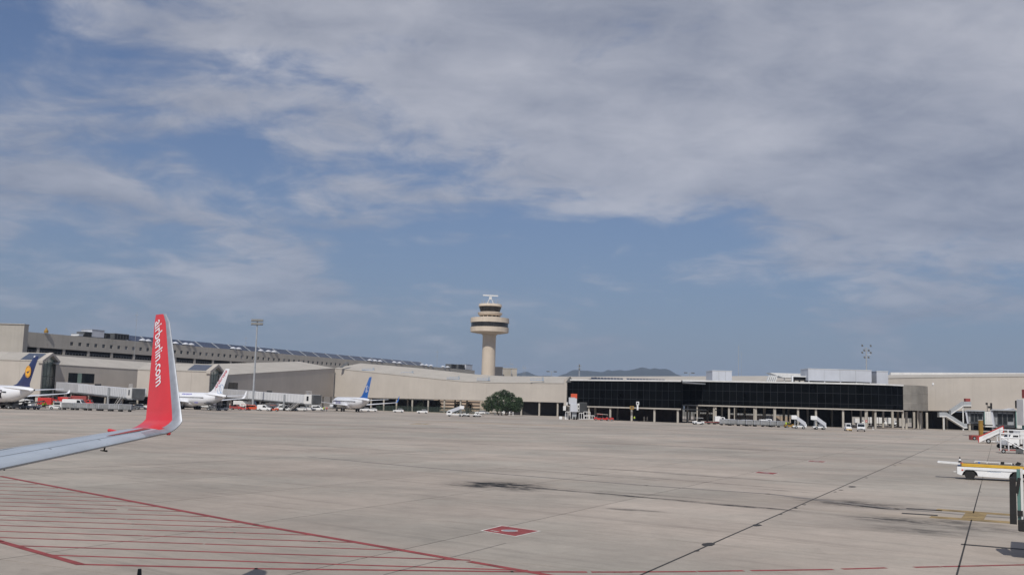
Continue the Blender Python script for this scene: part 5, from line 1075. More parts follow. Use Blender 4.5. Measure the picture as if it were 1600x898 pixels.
def car(label, loc, rz, m='white', L_=4.1, H=1.45):
    t = thing('parked_car', label, 'car', loc, rz); h = L_/2; W2 = .86
    MB().prism([(-h,.35),(h,.35),(h,.7),(h-.2,.85),(h-1.1,.95),(-h+.1,.98),(-h,.7)],-W2,W2).obj('body',m,t,bevel=.05)
    MB().hull4([(-h+.15,-W2+.05,.95),(h-1.05,-W2+.05,.95),(h-1.05,W2-.05,.95),(-h+.15,W2-.05,.95)],[(-h+.65,-W2+.2,H-.06),(h-1.8,-W2+.2,H-.06),(h-1.8,W2-.2,H-.06),(-h+.65,W2-.2,H-.06)]).obj('windows','glass',t)
    MB().hull4([(-h+.6,-W2+.18,H-.07),(h-1.75,-W2+.18,H-.07),(h-1.75,W2-.18,H-.07),(-h+.6,W2-.18,H-.07)],[(-h+.75,-W2+.25,H),(h-1.9,-W2+.25,H),(h-1.9,W2-.25,H),(-h+.75,W2-.25,H)]).obj('roof',m,t)
    for sg in (-1,1): MB().box((h,sg*.6,.66),(.06,.3,.14)).obj('headlight','panelw',t); MB().box((-h,sg*.66,.75),(.06,.2,.16)).obj('tail_lamp','red',t)
    wheels(t,(-h+.75,h-.8),W2-.1,.31); return t
def tug(label, loc, rz, m='white', canopy=True, L_=3.0, closed=False, mb2=None):
    t = thing('baggage_tractor', label, 'tractor', loc, rz); h = L_/2
    MB().prism([(-h,.3),(h,.3),(h,.95),(h-.9,1.05),(h-1.0,.75),(-h+.5,.75),(-h+.5,.9),(-h,.9)],-.68,.68).obj('body',m,t,bevel=.04)
    if closed: 
        MB().prism([(-h+.2,.88),(h-.95,.98),(h-1.15,1.85),(-h+.2,1.85)],-.62,.62).obj('cab',m,t,bevel=.04)
        for sg in (-1,1): MB().box((-.25,sg*.63,1.45),(1.3,.03,.55)).obj('side_window','glass',t)
        MB().box((h-1.02,0,1.45),(.05,1.05,.6),ry=R(-13)).obj('windscreen','glass',t); MB().box((-h+.19,0,1.45),(.04,1.0,.55)).obj('rear_window','glass',t)
    else:
        MB().box((-.25,0,.95),(.5,1.0,.35)).box((-.5,0,1.25),(.12,1.0,.5)).obj('seat','black',t)
        MB().bar((.35,.1,.9),(.15,.1,1.25),.03,6).lathe([(.18,1.25),(.18,1.28)],12,(.13,.1,0)).obj('steering_wheel','black',t)
    if canopy:
        MB().box((-.3,0,1.95),(1.9,1.4,.08)).obj('canopy',m,t); s = MB()
        for x in (-1.15,.55):
            for y in (-.62,.62): s.sq((x,y,.8),(x,y,1.93),.06)
        s.obj('canopy_posts','dgrey' if not closed else m,t)
    for sg in (-1,1): MB().box((h+.01,sg*.45,.72),(.05,.22,.16)).obj('headlight','panelw',t)
    MB().box((h+.04,0,.42),(.1,1.3,.2)).obj('bumper',mb2 or 'dgrey',t); wheels(t,(-h+.55,h-.55),.62,.33); return t
def cart(label, loc, rz, kind='cover', m='fabric', group='grey baggage carts'):
    t = thing('baggage_cart', label, 'baggage cart', loc, rz, group); L_ = 3.0
    MB().box((0,0,.48),(L_,1.5,.12)).obj('deck','dgrey',t); MB().bar((L_/2,0,.45),(L_/2+.9,0,.4),.05,6).obj('drawbar','black',t)
    if kind == 'cover':
        MB().box((0,0,1.12),(L_-.15,1.38,1.08)).obj('curtain',m,t,bevel=.04); s = MB()
        for x in (-L_/2+.04,L_/2-.04):
            for y in (-.72,.72): s.sq((x,y,.5),(x,y,1.72),.07)
        s.box((0,0,1.72),(L_,1.5,.07)); s.obj('frame','panelw',t)
        s = MB()
        for k in range(1,6): 
            for sg in (-1,1): s.bar((-L_/2+k*.5,sg*.71,.58),(-L_/2+k*.5+.06,sg*.71,1.6),.035,5)
        s.obj('curtain_folds',m,t)
    elif kind == 'low':
        s = MB()
        for k in range(7): s.bar((-L_/2+.25+k*.42,-.7,.58),(-L_/2+.25+k*.42,.7,.58),.05,6)
        s.obj('rollers','grey',t); MB().box((0,.73,.62),(L_,.05,.15)).box((0,-.73,.62),(L_,.05,.15)).obj('side_rail',m,t)
    wheels(t,(-L_/2+.5,L_/2-.5),.6,.24,hub=False); return t
def stairtruck(label, loc, rz, m='white', H=2.7, hood=True, Ls=5.0):
    t = thing('stair_truck', label, 'stair truck', loc, rz); # stair rises toward +x
    MB().box((0,0,.62),(Ls,1.7,.35)).obj('chassis',m,t,bevel=.03); MB().prism([(-Ls/2-.2,.45),(-Ls/2+1.5,.45),(-Ls/2+1.5,1.25),(-Ls/2+1.2,1.7),(-Ls/2+.1,1.7),(-Ls/2-.2,1.1)],-1.25,-.45).obj('driver_cab',m,t,bevel=.03); MB().box((-Ls/2+.6,-1.26,1.35),(.9,.04,.45)).obj('cab_window','glass',t)
    a = Vector((-Ls/2+.1,0,.8)); b = Vector((Ls/2-1.0,0,H))
    for sg in (-1,1):
        y = sg*.72; MB().hull4([a+Vector((0,y-.04,-.15)),b+Vector((0,y-.04,-.15)),b+Vector((0,y+.04,-.15)),a+Vector((0,y+.04,-.15))],[a+Vector((0,y-.04,.95)),b+Vector((0,y-.04,.95)),b+Vector((0,y+.04,.95)),a+Vector((0,y+.04,.95))]).obj('side_panel','panelw',t)
    for k in range(10): p = a.lerp(b,(k+.5)/10); MB().box(p,(.32,1.36,.05)).obj('tread','grey',t)
    MB().box((Ls/2-.4,0,H),(1.3,1.6,.12)).obj('platform','grey',t)
    for sg in (-1,1): MB().box((Ls/2-.4,sg*.78,H+.55),(1.3,.05,1.0)).obj('platform_side',m,t)
    MB().sq((Ls/2-.6,-.6,.7),(Ls/2-.6,-.6,H),.14).sq((Ls/2-.6,.6,.7),(Ls/2-.6,.6,H),.14).sq((-.2,0,.8),(Ls/2-.6,0,H-.2),.14).obj('support','grey',t)
    if hood: MB().box((Ls/2-.4,0,H+1.75),(1.5,1.75,.1)).obj('hood',m,t); MB().sq((Ls/2+.2,.75,H),(Ls/2+.2,.75,H+1.75),.08).sq((Ls/2+.2,-.75,H),(Ls/2+.2,-.75,H+1.75),.08).obj('hood_posts',m,t)
    wheels(t,(-Ls/2+.7,Ls/2-.9),.8,.38); return t
def truck(label, loc, rz, m='white', mc='white', L_=6.2, H=2.7, cat='truck'):
    t = thing('service_truck', label, cat, loc, rz); h = L_/2
    MB().prism([(h-1.7,.5),(h,.5),(h,1.2),(h-.25,1.4),(h-.55,2.15),(h-1.7,2.15)],-1.0,1.0).obj('cab',mc,t,bevel=.04); MB().box((h-.38,0,1.72),(.05,1.7,.62),ry=R(-22)).obj('windscreen','glass',t)
    for sg in (-1,1): MB().box((h-1.15,sg*1.0,1.7),(.75,.04,.5)).obj('side_window','glass',t); MB().box((h+.02,sg*.7,.85),(.06,.3,.18)).obj('headlight','panelw',t)
    MB().box((-.9,0,(H+.75)/2),(L_-1.85,2.1,H-.75)).obj('box_body',m,t,bevel=.04); MB().box((0,0,.55),(L_-.2,1.0,.25)).obj('chassis','black',t); wheels(t,(-h+1.1,h-1.0),.9,.42); return t
def loader(label, loc, rz, m='grey', mbelt='black'):
    t = thing('belt_loader', label, 'belt loader', loc, rz); MB().prism([(-2,.35),(2,.35),(2,.85),(-2,.85)],-.8,.8).obj('chassis',m,t,bevel=.04)
    MB().hull4([(-3.2,-.5,.8),(3.0,-.5,1.9),(3.0,.5,1.9),(-3.2,.5,.8)],[(-3.2,-.5,1.05),(3.0,-.5,2.15),(3.0,.5,2.15),(-3.2,.5,1.05)]).obj('conveyor',mbelt,t); MB().box((-1.1,-.62,1.2),(.7,.5,.7)).obj('driver_seat','black',t); MB().sq((1.4,.4,.8),(1.7,.4,1.7),.14).sq((1.4,-.4,.8),(1.7,-.4,1.7),.14).obj('lift_arm','dgrey',t); wheels(t,(-1.3,1.3),.75,.38); return t
# people: one continuous skinned body each, clothes as separate pieces
def person(label, loc, rz, top='lime', legs='cloth', pose=0, hivis=True):
    t = thing('person', label, 'person', loc, rz); ls = .16+.1*pose
    V_ = [(0,0,.98),(0,0,1.18),(0,0,1.40),(0,0,1.52),(0,.02,1.66),(0,.02,1.76), (-.10,0,.92),(-.11,ls,.50),(-.11,ls*.6,.09),(-.11,ls*.6+.14,.03), (.10,0,.92),(.11,-ls*.6,.50),(.11,-ls,.09),(.11,-ls+.14,.03),
          (-.19,0,1.42),(-.25,-.05,1.14),(-.24,.12,.92),(-.24,.17,.82), (.19,0,1.42),(.25,.05,1.14),(.25,.12,.90),(.25,.15,.80)]
    E_ = [(0,1),(1,2),(2,3),(3,4),(4,5),(0,6),(6,7),(7,8),(8,9),(0,10),(10,11),(11,12),(12,13),(2,14),(14,15),(15,16),(16,17),(2,18),(18,19),(19,20),(20,21)]
    RR = [.15,.14,.16,.06,.10,.085,.10,.07,.05,.045,.10,.07,.05,.045,.065,.05,.038,.04,.065,.05,.038,.04]
    me = bpy.data.meshes.new('body'); me.from_pydata(V_,E_,[]); o_ = bpy.data.objects.new('body',me); C.objects.link(o_); md = o_.modifiers.new('s','SKIN'); ob = me.skin_vertices[0].data
    for i,r_ in enumerate(RR): ob[i].radius = (r_,r_*.85)
    ob[0].use_root = True; s2 = o_.modifiers.new('d','SUBSURF'); s2.levels = 1; dg = bpy.context.evaluated_depsgraph_get(); dg.update(); m2 = bpy.data.meshes.new_from_object(o_.evaluated_get(dg)); bpy.data.objects.remove(o_)
    m2.materials.clear(); 
    for q_ in ('skin',legs,top): m2.materials.append(M[q_])
    for f_ in m2.polygons:
        z = f_.center.z; f_.material_index = 0 if z > 1.5 or (abs(f_.center.x) > .19 and z < .98) else (1 if z < .98 else 2); f_.use_smooth = True
    b_ = bpy.data.objects.new('body',m2); C.objects.link(b_); b_.parent = t
    MB().lathe([(.0,1.80),(.075,1.785),(.10,1.74),(.105,1.70)],12,(0,.015,0)).obj('hair','black',t,True)
    if hivis: MB().loft([[(.20*cos(2*pi*i/14),.15*sin(2*pi*i/14),z) for i in range(14)] for z in (.95,1.2,1.44)],cap=False).obj('vest',top,t,True)
    return t
F = foot
H_ = pi
# -- left group
loader('dark belt loader under the rear of the airliner with orange disc tail',F(24,243),R(10),'dgrey'); loader('grey belt loader with machinery between the orange disc airliner and the pavilion columns',F(49,246),R(-8),'grey','dgrey')
truck('low dark ground power truck right under the airliner at the left edge',F(10,250),R(175),'dgrey','dgrey',5,1.9)
truck('white catering body standing behind the loaders at the left edge',F(33,262),R(0),'wmetal','white',6,2.3)
person('ground worker in yellow vest standing left of the white tractor at the pavilion',F(66.5,256),R(30)); person('ground worker in yellow vest close beside the first, nearer the red truck',F(70.5,258),R(200),pose=.5); person('ground worker in yellow vest right beside the small white tractor',F(81.5,259),R(90))
truck('red truck parked in the shade behind the ground workers',F(76,285),R(5),'red','red',5.5,2.6); truck('red truck cover parked right of the pavilion pillar',F(96,290),R(170),'red','dred',5.0,2.9)
tug('small white tractor in front of the red trucks at the left pavilion',F(87,253),R(200),'white',True,closed=True)
van('white minibus with dark windows left of the row of grey carts',F(118,268),R(0),'white',6.4,2.5,1.05)
truck('red box truck parked under the left boarding bridge',F(128,318),R(3),'dred','red',6.5,3.2); truck('grey box truck left of the red one under the left boarding bridge',F(108,322),R(0),'grey','grey',5,2.8)
cl_ = ['grey baggage cart just below the white minibus, first of the left row','grey baggage cart right of the minibus, second of the left row','grey baggage cart in the middle of the left row','fourth grey baggage cart of the left row','fifth grey baggage cart, last but one toward the winglet','grey baggage cart at the right end of the left row, nearest the winglet']
c0_ = None
for k,px in enumerate((107,127,147,165,181,196)):
    lab = cl_[k]
    loc = F(px,253-k*.8)
    if c0_ is None: c0_ = cart(lab,loc,R(2),group='grey baggage carts in the left row')
    else: dup(c0_,loc,R(2+random.uniform(-3,3)),lab)
car('white car parked under the bridge cab beside the red winglet',F(221,300),R(0)); tug('dark tractor just left of the red winglet under the bridge cab',F(209,285),R(10),'dgrey')
# -- under the second airliner
truck('low white truck seen under the middle of the airliner with red tail lettering',F(294,325),R(0),'white','white',7,1.9); truck('second low white truck behind the main gear of the airliner with red tail lettering',F(318,330),R(180),'white','white',7,1.9)
loader('dark loader right of the landing gear of the airliner with red tail lettering',F(334,312),R(180),'dgrey'); tug('grey tractor at the right end under the white tail with red lettering',F(348,312),R(0),'grey',True)
van('small red car at the left end of the red and orange vehicles',F(369,345),R(0),'dred',4.2,1.6); tug('red tractor second from the left among the red and orange vehicles',F(380,338),R(180),'red',True); van('white bus parked behind the red tractors',F(385,366),R(0),'wmetal',9,2.9,1.2,cat='bus')
van('orange van body left of the white delivery van',F(396,340),R(0),'orange',4.6,1.8); van('white delivery van with dark cab window between orange vehicles',F(413,333),R(0),'white',4.4,1.95,glassback=False); tug('orange tractor right of the white delivery van',F(428,335),R(0),'orange',True)
truck('white truck behind the white delivery van, left of two',F(421,362),R(175),'wmetal','white',6,2.5); truck('pale truck behind the orange tractor, right of two',F(434,368),R(0),'wmetal','white',5.5,2.2)
van('white van under the middle of the second boarding bridge',F(440,352),R(180),'white',4.6,1.9); tug('white tractor under the second boarding bridge left of its stair',F(448,350),R(0),'white',True); loader('grey loader left of the second bridge stair',F(455,352),R(0),'grey'); car('white car under the cab of the second boarding bridge',F(470,360),R(180))
car('white car behind the drive wheels of the second bridge',F(484,372),R(0)); van('white van left of the two workers at the nose of the blue tailed airliner',F(497,378),R(0),'white',4.6,2.0)
person('worker in yellow vest standing left of the engine of the blue tailed airliner',F(505.5,356),R(20)); person('worker in pale red top close to the engine of the blue tailed airliner',F(510.5,358),R(160),'pinkc','cloth',hivis=False)
car('white car partly hidden behind the tail of the blue tailed airliner',F(570,404),R(180)); car('white estate car just right of the blue tailed airliner',F(581,402),R(180)); car('white car alone below the blue winglet tip',F(622.5,398),R(180)); car('white car second right of the blue winglet, left of the stair truck',F(660,388),R(180))
t_ = stairtruck('white stair truck standing alone left of the broad tree, stair rising right',F(711,330),R(0),'white',2.4,False)
for k,px in enumerate((728,736.5,745)):
    lb = ['low white cart right behind the lone stair truck, first of three','low white cart behind the lone stair truck, middle of three','low white cart behind the lone stair truck, last of three'][k]; lc = cart(lb,F(px,332),R(0),'low','white','low white carts behind the lone stair truck') if k==0 else dup(lc,F(px,332),R(0),lb)
    t_ = tug(['small white tractor on the first low cart spot','small white tractor at the end of the low cart train'][k//2],F(px,336),R(180),'white',False,1.8) if k != 1 else None
car('silver car behind the fence left of the broad tree, nose left',F(750,418),R(180)); car('second silver car behind the fence hidden by the tree edge',F(757,421),R(0),'grey')
truck('pale box truck in the shade behind the broad tree',F(779,412),R(0),'roofc','wmetal',5,2.3)
person('person in white standing right below the broad tree, left of two',F(796,392),R(0),'white','white',hivis=False); person('person in white standing right below the broad tree, right of two',F(801.5,392),R(40),'white','white',hivis=False)
# -- service bridge beside the black front
D = 330; t = thing('boarding_bridge','tall pale bridge head with red box on top, left end of the black front','boarding bridge',F(897,D)); o = t.location
q = lambda px,py,dy=0: Vector((at(px,py,D).x-o.x,dy,at(px,py,D).z))
def pb(name,x0,x1,y0,y1,m,d0=0,d1=2.5,bevel=.04): a,b = q(x0,y1),q(x1,y0); return MB().box(((a.x+b.x)/2,(d0+d1)/2,(a.z+b.z)/2),(b.x-a.x,d1-d0,b.z-a.z)).obj(name,m,t,bevel=bevel)
pb('red_box',892.3,902,615,622.5,'orange',.5,2); pb('head_house',889,901.5,622,631,'panelw'); pb('body',891,902,631,643,'panelw',-.2,2.4); pb('side_housing',902,905.5,630,643,'wmetal'); pb('side_window',903,904.6,633,636.5,'black',-.08,.5); pb('side_window',903,904.6,638.5,642,'black',-.08,.5); pb('bellows',905.5,917.5,628.5,643.5,'dgrey',.2,3)
pb('left_housing',880,884.5,634,641,'wmetal',0,1.5); pb('left_arm',885,887,628,633,'wmetal',0,1); pb('base_block',894,901,643.2,654,'grey',.5,2.2); pb('roof_box',889,899,620.6,622,'grey',.2,1.8)
s = MB()
for k in range(7): x = 906.2+k*1.7; s.sq(q(x,629,.12),q(x,643,.12),.12)
s.obj('bellows_folds','mull',t)
for (x0,x1,y0,y1) in ((884,891,643,654.5),(905,912,645,654.5),(912,922,643,649),(913,921,649.5,654.5),(922,928.5,649,654.5)):
    s = MB(); a,b = q(x0,y0),q(x1,y1)
    for u in (a.x,(a.x+b.x)/2,b.x): s.sq((u,0,max(0,b.z)),(u,0,a.z),.14)
    for v in (a.z,max(.08,b.z)): s.sq((a.x,0,v),(b.x,0,v),.14)
    s.obj('railed_frame','wmetal',t)
for x in (889.5,897,901): c = q(x,652); MB().bar((c.x-.25,.2,.5),(c.x+.25,.2,.5),.5,14).obj('drive_wheel','black',t)
t = thing('white_barrier','small white barriers beside the tall bridge head with red box','barrier',F(876,332)); MB().box((0,0,.5),(.9,.4,.9)).box((1.6,0,.9),(.5,.5,1.8)).obj('block','white',t)
tug('red tractor with cream top in front of the first black front column',F(935.5,328),R(180),'red',True); tug('red tractor behind the first, joined by a pale cover',F(944,329),R(0),'red',False); t = thing('luggage_cover','pale tilted cover lying over the red tractors','cover',F(941,329)); MB().box((0,0,2.05),(3.6,1.2,.14),ry=R(4)).obj('sheet','roofc',t); MB().sq((-1.4,0,0),(-1.4,0,2),.08).sq((1.5,0,0),(1.5,0,1.95),.08).obj('posts','grey',t); tug('low bright red tractor at the foot of the second column',F(953,327.5),R(0),'red',False,2.2)
t = thing('floodlight','white floodlight bracket on the black front above the third column','floodlight',at(996,640,332)); MB().box((0,-.3,.9),(.5,.3,1.9)).box((0,-.3,2.1),(.9,.5,1.1)).obj('housing','white',t); MB().box((-.05,-.58,2.1),(.5,.06,.5)).obj('lens','black',t)
t = thing('warning_sign','dark yellow board over the third column of the lower black front','sign',at(987,636.5,335)); MB().box((0,-.5,0),(1.3,.12,1.1)).obj('board','ochre',t); MB().box((0,-.57,.1),(.5,.04,.5)).obj('mark','dgrey',t)
person('worker in yellow vest beside the third column of the lower black front',F(991.3,330),R(10)); person('person in pale clothes under the lower black front, left of two',F(1006.5,336),R(0),'roofc','roofc',hivis=False); person('person in pale clothes under the lower black front, right of two',F(1011.3,336),R(30),'roofc','roofc',hivis=False)
# -- cart train in front of the long black front
tug('white tractor with canopy pulling a low train, left end of the long row',F(1091,302),R(195),'white',True,3.2)
lc = None
for k,px in enumerate((1103,1112,1121)):
    lb = ['low dark dolly right behind the white canopy tractor','second low dark dolly behind the white canopy tractor','third low dark dolly behind the white canopy tractor'][k]; lc = cart(lb,F(px,315),R(4),'low','dred','low dollies behind the canopy tractor') if lc is None else dup(lc,F(px,315+k),R(4),lb)
truck('white van body parked behind the low dollies at the second column',F(1125,330),R(0),'white','white',3.6,2.4)
cg = None
lbs = ['first','second','third','fourth','fifth','sixth','seventh','eighth']
for k,px in enumerate((1133,1147,1160,1173,1186,1197,1211,1222)):
    lb = lbs[k]+' grey baggage cart from the left in the long row before the black front'
    loc = F(px,300-k*1.3)
    if cg is None: cg = cart(lb,loc,R(-2),group='grey baggage carts in the long row')
    else: dup(cg,loc,R(-2+random.uniform(-4,4)),lb)
lbs2 = ['left','middle','right']
for k,px in enumerate((1140,1167,1204)): dup(cg,F(px,308-k*2),R(178),'second row grey baggage cart behind the long row, '+lbs2[k]+' one')
truck('small white van among the grey carts, roof above them',F(1197,309),R(0),'white','white',3.8,1.95); person('worker in yellow vest at the right end of the grey cart row',F(1228.5,290),R(0)); person('second worker in yellow vest beside the stair truck',F(1232,291),R(120)); tug('dark tractor between the grey carts and the left stair truck',F(1234,288),R(0),'ochre',False)
s1 = stairtruck('left one of the two white stair trucks before the dark bays',F(1249,276),R(168),'white',2.5,False,3.5); dup(s1,F(1280,274),R(176),'right one of the two white stair trucks before the dark bays','white stair trucks before the dark bays')
tug('white and yellow closed cab tractor left of the parked white van',F(1325,263),R(-100),'white',True,3.6,True,'yellow'); van('white van parked facing the camera below the no entry sign',F(1345.5,262),R(-108),'white',4.8,2.0,.95)
t = thing('no_entry_sign','small red no entry sign on the pale column behind the parked white van','sign',at(1353,657.5,319.4)); s = MB(); s.bar((0,-.35,0),(0,-.40,0),.36,20); s.obj('disc','red',t); MB().box((0,-.43,0),(.5,.03,.14)).obj('bar','white',t); t = thing('bollard','tiny pale marker on the ground right of the parked white van','bollard',F(1364,300)); MB().lathe([(.2,0),(.2,.1),(.1,.12),(.06,.8),(0,.85)],10).obj('post','white',t)
for k,(px,D,lb) in enumerate(((1370,398,'white parked coach seen between the columns right of the no entry sign'),(1395,396,'white parked vehicle seen between the columns, second from the right'),(1343,400,'white parked vehicle seen through the columns above the parked van'),(1112,402,'pale parked vehicle seen through the columns behind the second low dolly'),(1200,402,'pale parked vehicle seen through the columns behind the long cart row'))): truck(lb,F(px,D+20),R(0),'wmetal','white',7.5 if k==0 else 4.2,3.2 if k<2 else 2.6,'truck')
# -- right edge equipment
t = thing('yellow_post','ochre lifting arm standing behind the small white and red stairs','lifting arm',F(1533,200)); MB().box((0,0,1.9),(.7,.5,3.8)).obj('arm','ochre',t); MB().box((-.9,0,.5),(2.4,1.2,.9)).obj('base','dred',t); wheels(t,(-1.6,.1),.6,.35)
D = 178; t = thing('passenger_stairs','small white towable stairs with red hand rails rising to the right, by the grey bridges','passenger stairs',F(1529,D),-R(24)); kk = D/1600
MB().prism([(0,.15),(.15,.15),(3.9,2.15),(3.9,3.0),(.0,.95)],-.8,-.72).obj('side_panel','white',t); MB().prism([(0,.15),(.15,.15),(3.9,2.15),(3.9,3.0),(.0,.95)],.72,.8).obj('side_panel','white',t)
MB().prism([(-.02,.95),(3.92,3.0),(3.92,3.12),(-.02,1.1)],-.84,-.68).obj('hand_rail','red',t); MB().prism([(-.02,.95),(3.92,3.0),(3.92,3.12),(-.02,1.1)],.68,.84).obj('hand_rail','red',t); MB().sq((.02,-.8,.1),(.02,-.8,1.1),.1).sq((3.9,-.8,1.6),(3.9,-.8,3.0),.1).obj('end_post','red',t)
for k in range(11): MB().box((.25+k*.34,0,.3+k*.185),(.3,1.42,.05)).obj('tread','grey',t)
MB().prism([(.4,.3),(5.5,.3),(5.5,.45),(.4,.45)],-.6,.6).obj('chassis','white',t); MB().sq((3.4,-.5,.4),(3.4,-.5,1.9),.12).sq((3.4,.5,.4),(3.4,.5,1.9),.12).sq((1.2,-.5,.4),(3.4,-.5,1.8),.1).obj('strut','wmetal',t); wheels(t,(1.55,4.7),.75,.4)
s = MB(); 
for k in range(3): s.add([(.6+k*.05,-.805,.75+k*.17),(3.4+k*.05,-.805,2.2+k*.17),(3.4+k*.05,-.805,2.24+k*.17),(.6+k*.05,-.805,.79+k*.17)],[(0,1,2,3)])
s.obj('stripe','grey',t)
D = 130; t = thing('work_platform','white steel work platform on wheels with side ladder at the right edge','work platform',F(1564,D),-R(24)); s = MB(); wpl = 3.9
for x in (0,.9,2.6,wpl):
    for y in (0,1.6): s.sq((x,y,.35),(x,y,2.9 if x in (0,wpl,.9) else 2.0),.09)
for z in (2.9,2.45,1.95): 
    for y in (0,1.6): s.sq((0,y,z),(wpl,y,z),.08)
for x in (0,wpl): s.sq((x,0,2.9),(x,1.6,2.9),.08)
s.obj('frame','white',t); MB().box((wpl/2,.8,1.85),(wpl,1.6,.1)).obj('deck','wmetal',t); MB().sq((.2,-.05,1.9),(2.8,-.05,.4),.1).sq((.2,.4,1.9),(2.8,.4,.4),.1).obj('ladder_rail','white',t); MB().box((wpl/2,.8,.42),(wpl+.4,1.5,.12)).obj('base_frame','dred',t)
wheels(t,(.3,2.1,wpl),.0,.25); 
for c_ in t.children:
    if c_.name.startswith('wheel'): c_.location.y = .1
MB().box((2.1,.1,.35),(.8,.5,.5)).obj('battery_box','dgrey',t); 
truck('white truck cut by the right edge behind the work platform',F(1602,150),R(180),'wmetal','white',6,2.6); t = thing('rolling_stand','low white rolling stand beyond the work platform','stand',F(1575,152)); MB().box((0,0,.9),(3,1.4,.15)).box((0,0,1.7),(2.6,1.2,.12)).obj('shelf','white',t); MB().sq((-1.3,-.5,.3),(-1.3,-.5,1.7),.1).sq((1.3,-.5,.3),(1.3,-.5,1.7),.1).sq((-1.3,.5,.3),(-1.3,.5,1.7),.1).sq((1.3,.5,.3),(1.3,.5,1.7),.1).obj('legs','white',t); wheels(t,(-1.1,1.1),.5,.3)
# foreground belt loader
D = 72.; a = foot(1495,73.8); t = thing('belt_loader','white belt loader with long yellow conveyor, nearest vehicle at the right','belt loader',a+Vector((.4,.87,0)),R(-23)); W2 = .95
body = MB().prism([(0,.52),(.25,.40),(.30,.40),(.42,.75),(.62,1.0),(1.05,1.0),(1.28,.72),(1.36,.36),(3.30,.30),(3.40,.70),(3.62,.98),(4.1,.98),(4.35,.66),(4.4,.35),(4.7,.35),(4.7,1.25),(0,1.25)],-W2,W2).obj('chassis','white',t,bevel=.02)
MB().box((2.3,0,.72),(4.3,1.5,.6)).obj('inner_frame','black',t)
wheels(t,(.83,3.88),.78,.35,.26,hub=False)
MB().box((2.0,0,1.275),(3.9,1.8,.05)).obj('top_deck','dgrey',t)
c1 = MB().hull4([(.3,-.97,1.30),(5.2,-.97,1.24),(5.2,.55,1.24),(.3,.55,1.30)],[(.3,-.97,1.60),(5.2,-.97,1.50),(5.2,.55,1.50),(.3,.55,1.60)]).obj('conveyor','yellow',t,bevel=.015)
MB().hull4([(.1,-.42,1.61),(5.2,-.42,1.51),(5.2,.42,1.51),(.1,.42,1.61)],[(.1,-.42,1.64),(5.2,-.42,1.54),(5.2,.42,1.54),(.1,.42,1.64)]).obj('belt','dgrey',t)
MB().hull4([(-1.2,-.55,1.50),(.296,-.55,1.41),(.296,.55,1.41),(-1.2,.55,1.50)],[(-1.22,-.55,1.68),(.296,-.55,1.60),(.296,.55,1.60),(-1.22,.55,1.68)]).obj('conveyor_nose','wmetal',t,bevel=.015)
MB().bar((-1.2,-.56,1.6),(-1.2,.56,1.6),.09,12).obj('roller','white',t)
s = MB(); s.bar((1.2,.62,1.78),(3.6,.62,1.7),.04,8); 
for x in (1.2,2.0,2.8,3.6): s.bar((x,.62,1.55),(x,.62,1.76),.03,6)
s.obj('guard_rail','white',t); MB().box((.35,-.97,.95),(.12,.04,.12)).obj('reflector','orange',t); MB().box((.32,-.5,1.63),(.18,.3,.06)).obj('red_tip','orange',t); MB().box((-.12,-.6,.72),(.22,.12,.08)).box((4.35,-.7,1.5),(.14,.3,.8)).obj('bracket','wmetal',t); MB().box((3.0,.45,1.72),(.22,.25,.25)).box((4.0,.3,1.7),(.3,.1,.35),ry=R(30)).obj('control_box','black',t)
MB().box((2.05,-.97,.98),(3.2,.03,.035)).obj('body_seam','grey',t); s = MB()
for k in range(16):      # faint illegible script mark on the side
    x = 2.1+k*.045; s.bar((x,-.962,.88+.05*sin(k*1.9)),(x+.045,-.962,.88+.05*sin((k+1)*1.9)),.008,4)
s.bar((1.95,-.962,.86),(2.15,-.962,.95),.008,4); s.obj('script_mark','lblue',t)
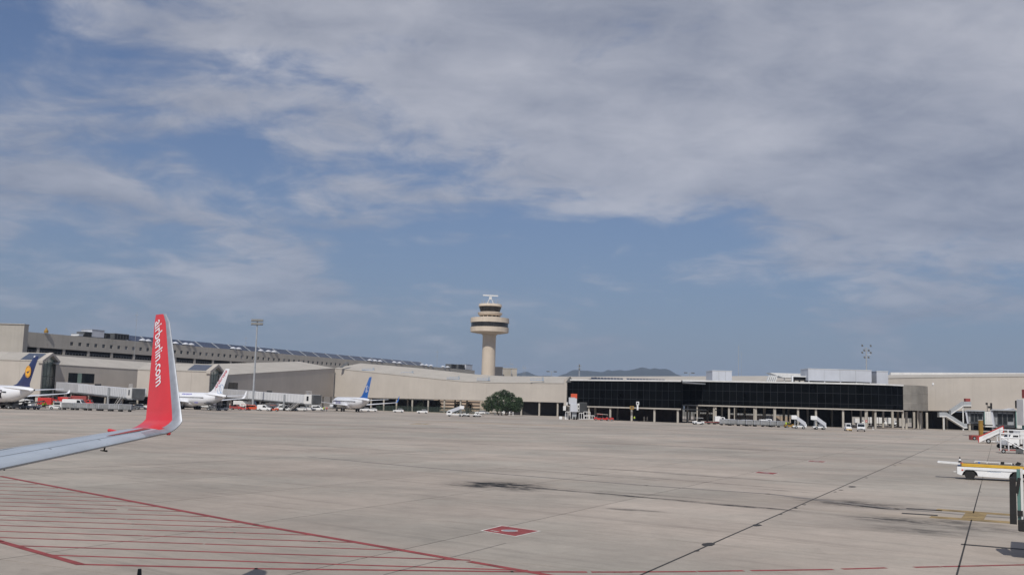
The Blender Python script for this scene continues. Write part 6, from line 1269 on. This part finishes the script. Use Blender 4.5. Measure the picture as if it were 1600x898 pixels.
for c_ in t.children:
    if not c_.name.startswith('wheel'): c_.scale.z = .70
# cones
def cone(label, loc, h=.72, cols=('white','mull','white','blue'), gr='striped cones near the belt loader'):
    t = thing('traffic_cone', label, 'traffic cone', loc, 0, gr); MB().box((0,0,.03),(.42,.42,.06)).obj('base','blue' if cols[-1]=='blue' else 'black',t); n = len(cols)
    for k,c_ in enumerate(reversed(cols)):
        z0 = .06+(h-.06)*k/n; z1 = .06+(h-.06)*(k+1)/n; r0_ = .17*(1-k/n)+.04; r1_ = .17*(1-(k+1)/n)+.04; MB().lathe([(r0_,z0),(r1_,z1-.002)],16).obj('band',c_,t,True)
    return t
cone('black and white striped cone with blue foot behind the belt loader nose',F(1500,92),.86,('black','white','black','white','blue')); cone('small all blue cone behind the belt loader guard rail',F(1530,90),.62,('blue','blue','blue'))
cone('small dark cone standing behind the right part of the belt loader',F(1566,90),.5,('black','dgrey')); cone('small dark tilted cone nearest the bridge head behind the loader',F(1583,90),.5,('black','black'))
t_ = cone('dark marker cone with pale foot just peeking in at the bottom left',F(217.5,21.6),.80,('mull','mull','panelw','mull'),None) if False else None
a = at(218.3,888,21.5); t = thing('marker_post','dark marker post top peeking in at the bottom edge left','marker post',(a.x,21.5,0)); zt_ = a.z; MB().lathe([(.2,0),(.2,.06),(.075,.08),(.05,zt_-.17)],16).obj('foot','panelw',t,True); MB().lathe([(.052,zt_-.168),(.035,zt_),(0,zt_+.003)],16).obj('head','mull',t,True)

# ------------------------------------------------------------------ haze
hz = bpy.data.materials.new('haze'); hz.use_nodes = True; h = hz.node_tree; h.nodes.clear(); ho = h.nodes.new('ShaderNodeOutputMaterial'); hv = h.nodes.new('ShaderNodeVolumePrincipled')
hv.inputs['Color'].default_value = (.60,.74,.98,1); hv.inputs['Density'].default_value = .00006; hv.inputs['Anisotropy'].default_value = 0.; h.links.new(hv.outputs[0], ho.inputs['Volume'])
b_ = MB().box((0,6000,250),(29000,15000,503)).obj('haze', hz); b_['kind'] = 'stuff'; b_.location.z = 0
# the unnamed settings keep no category
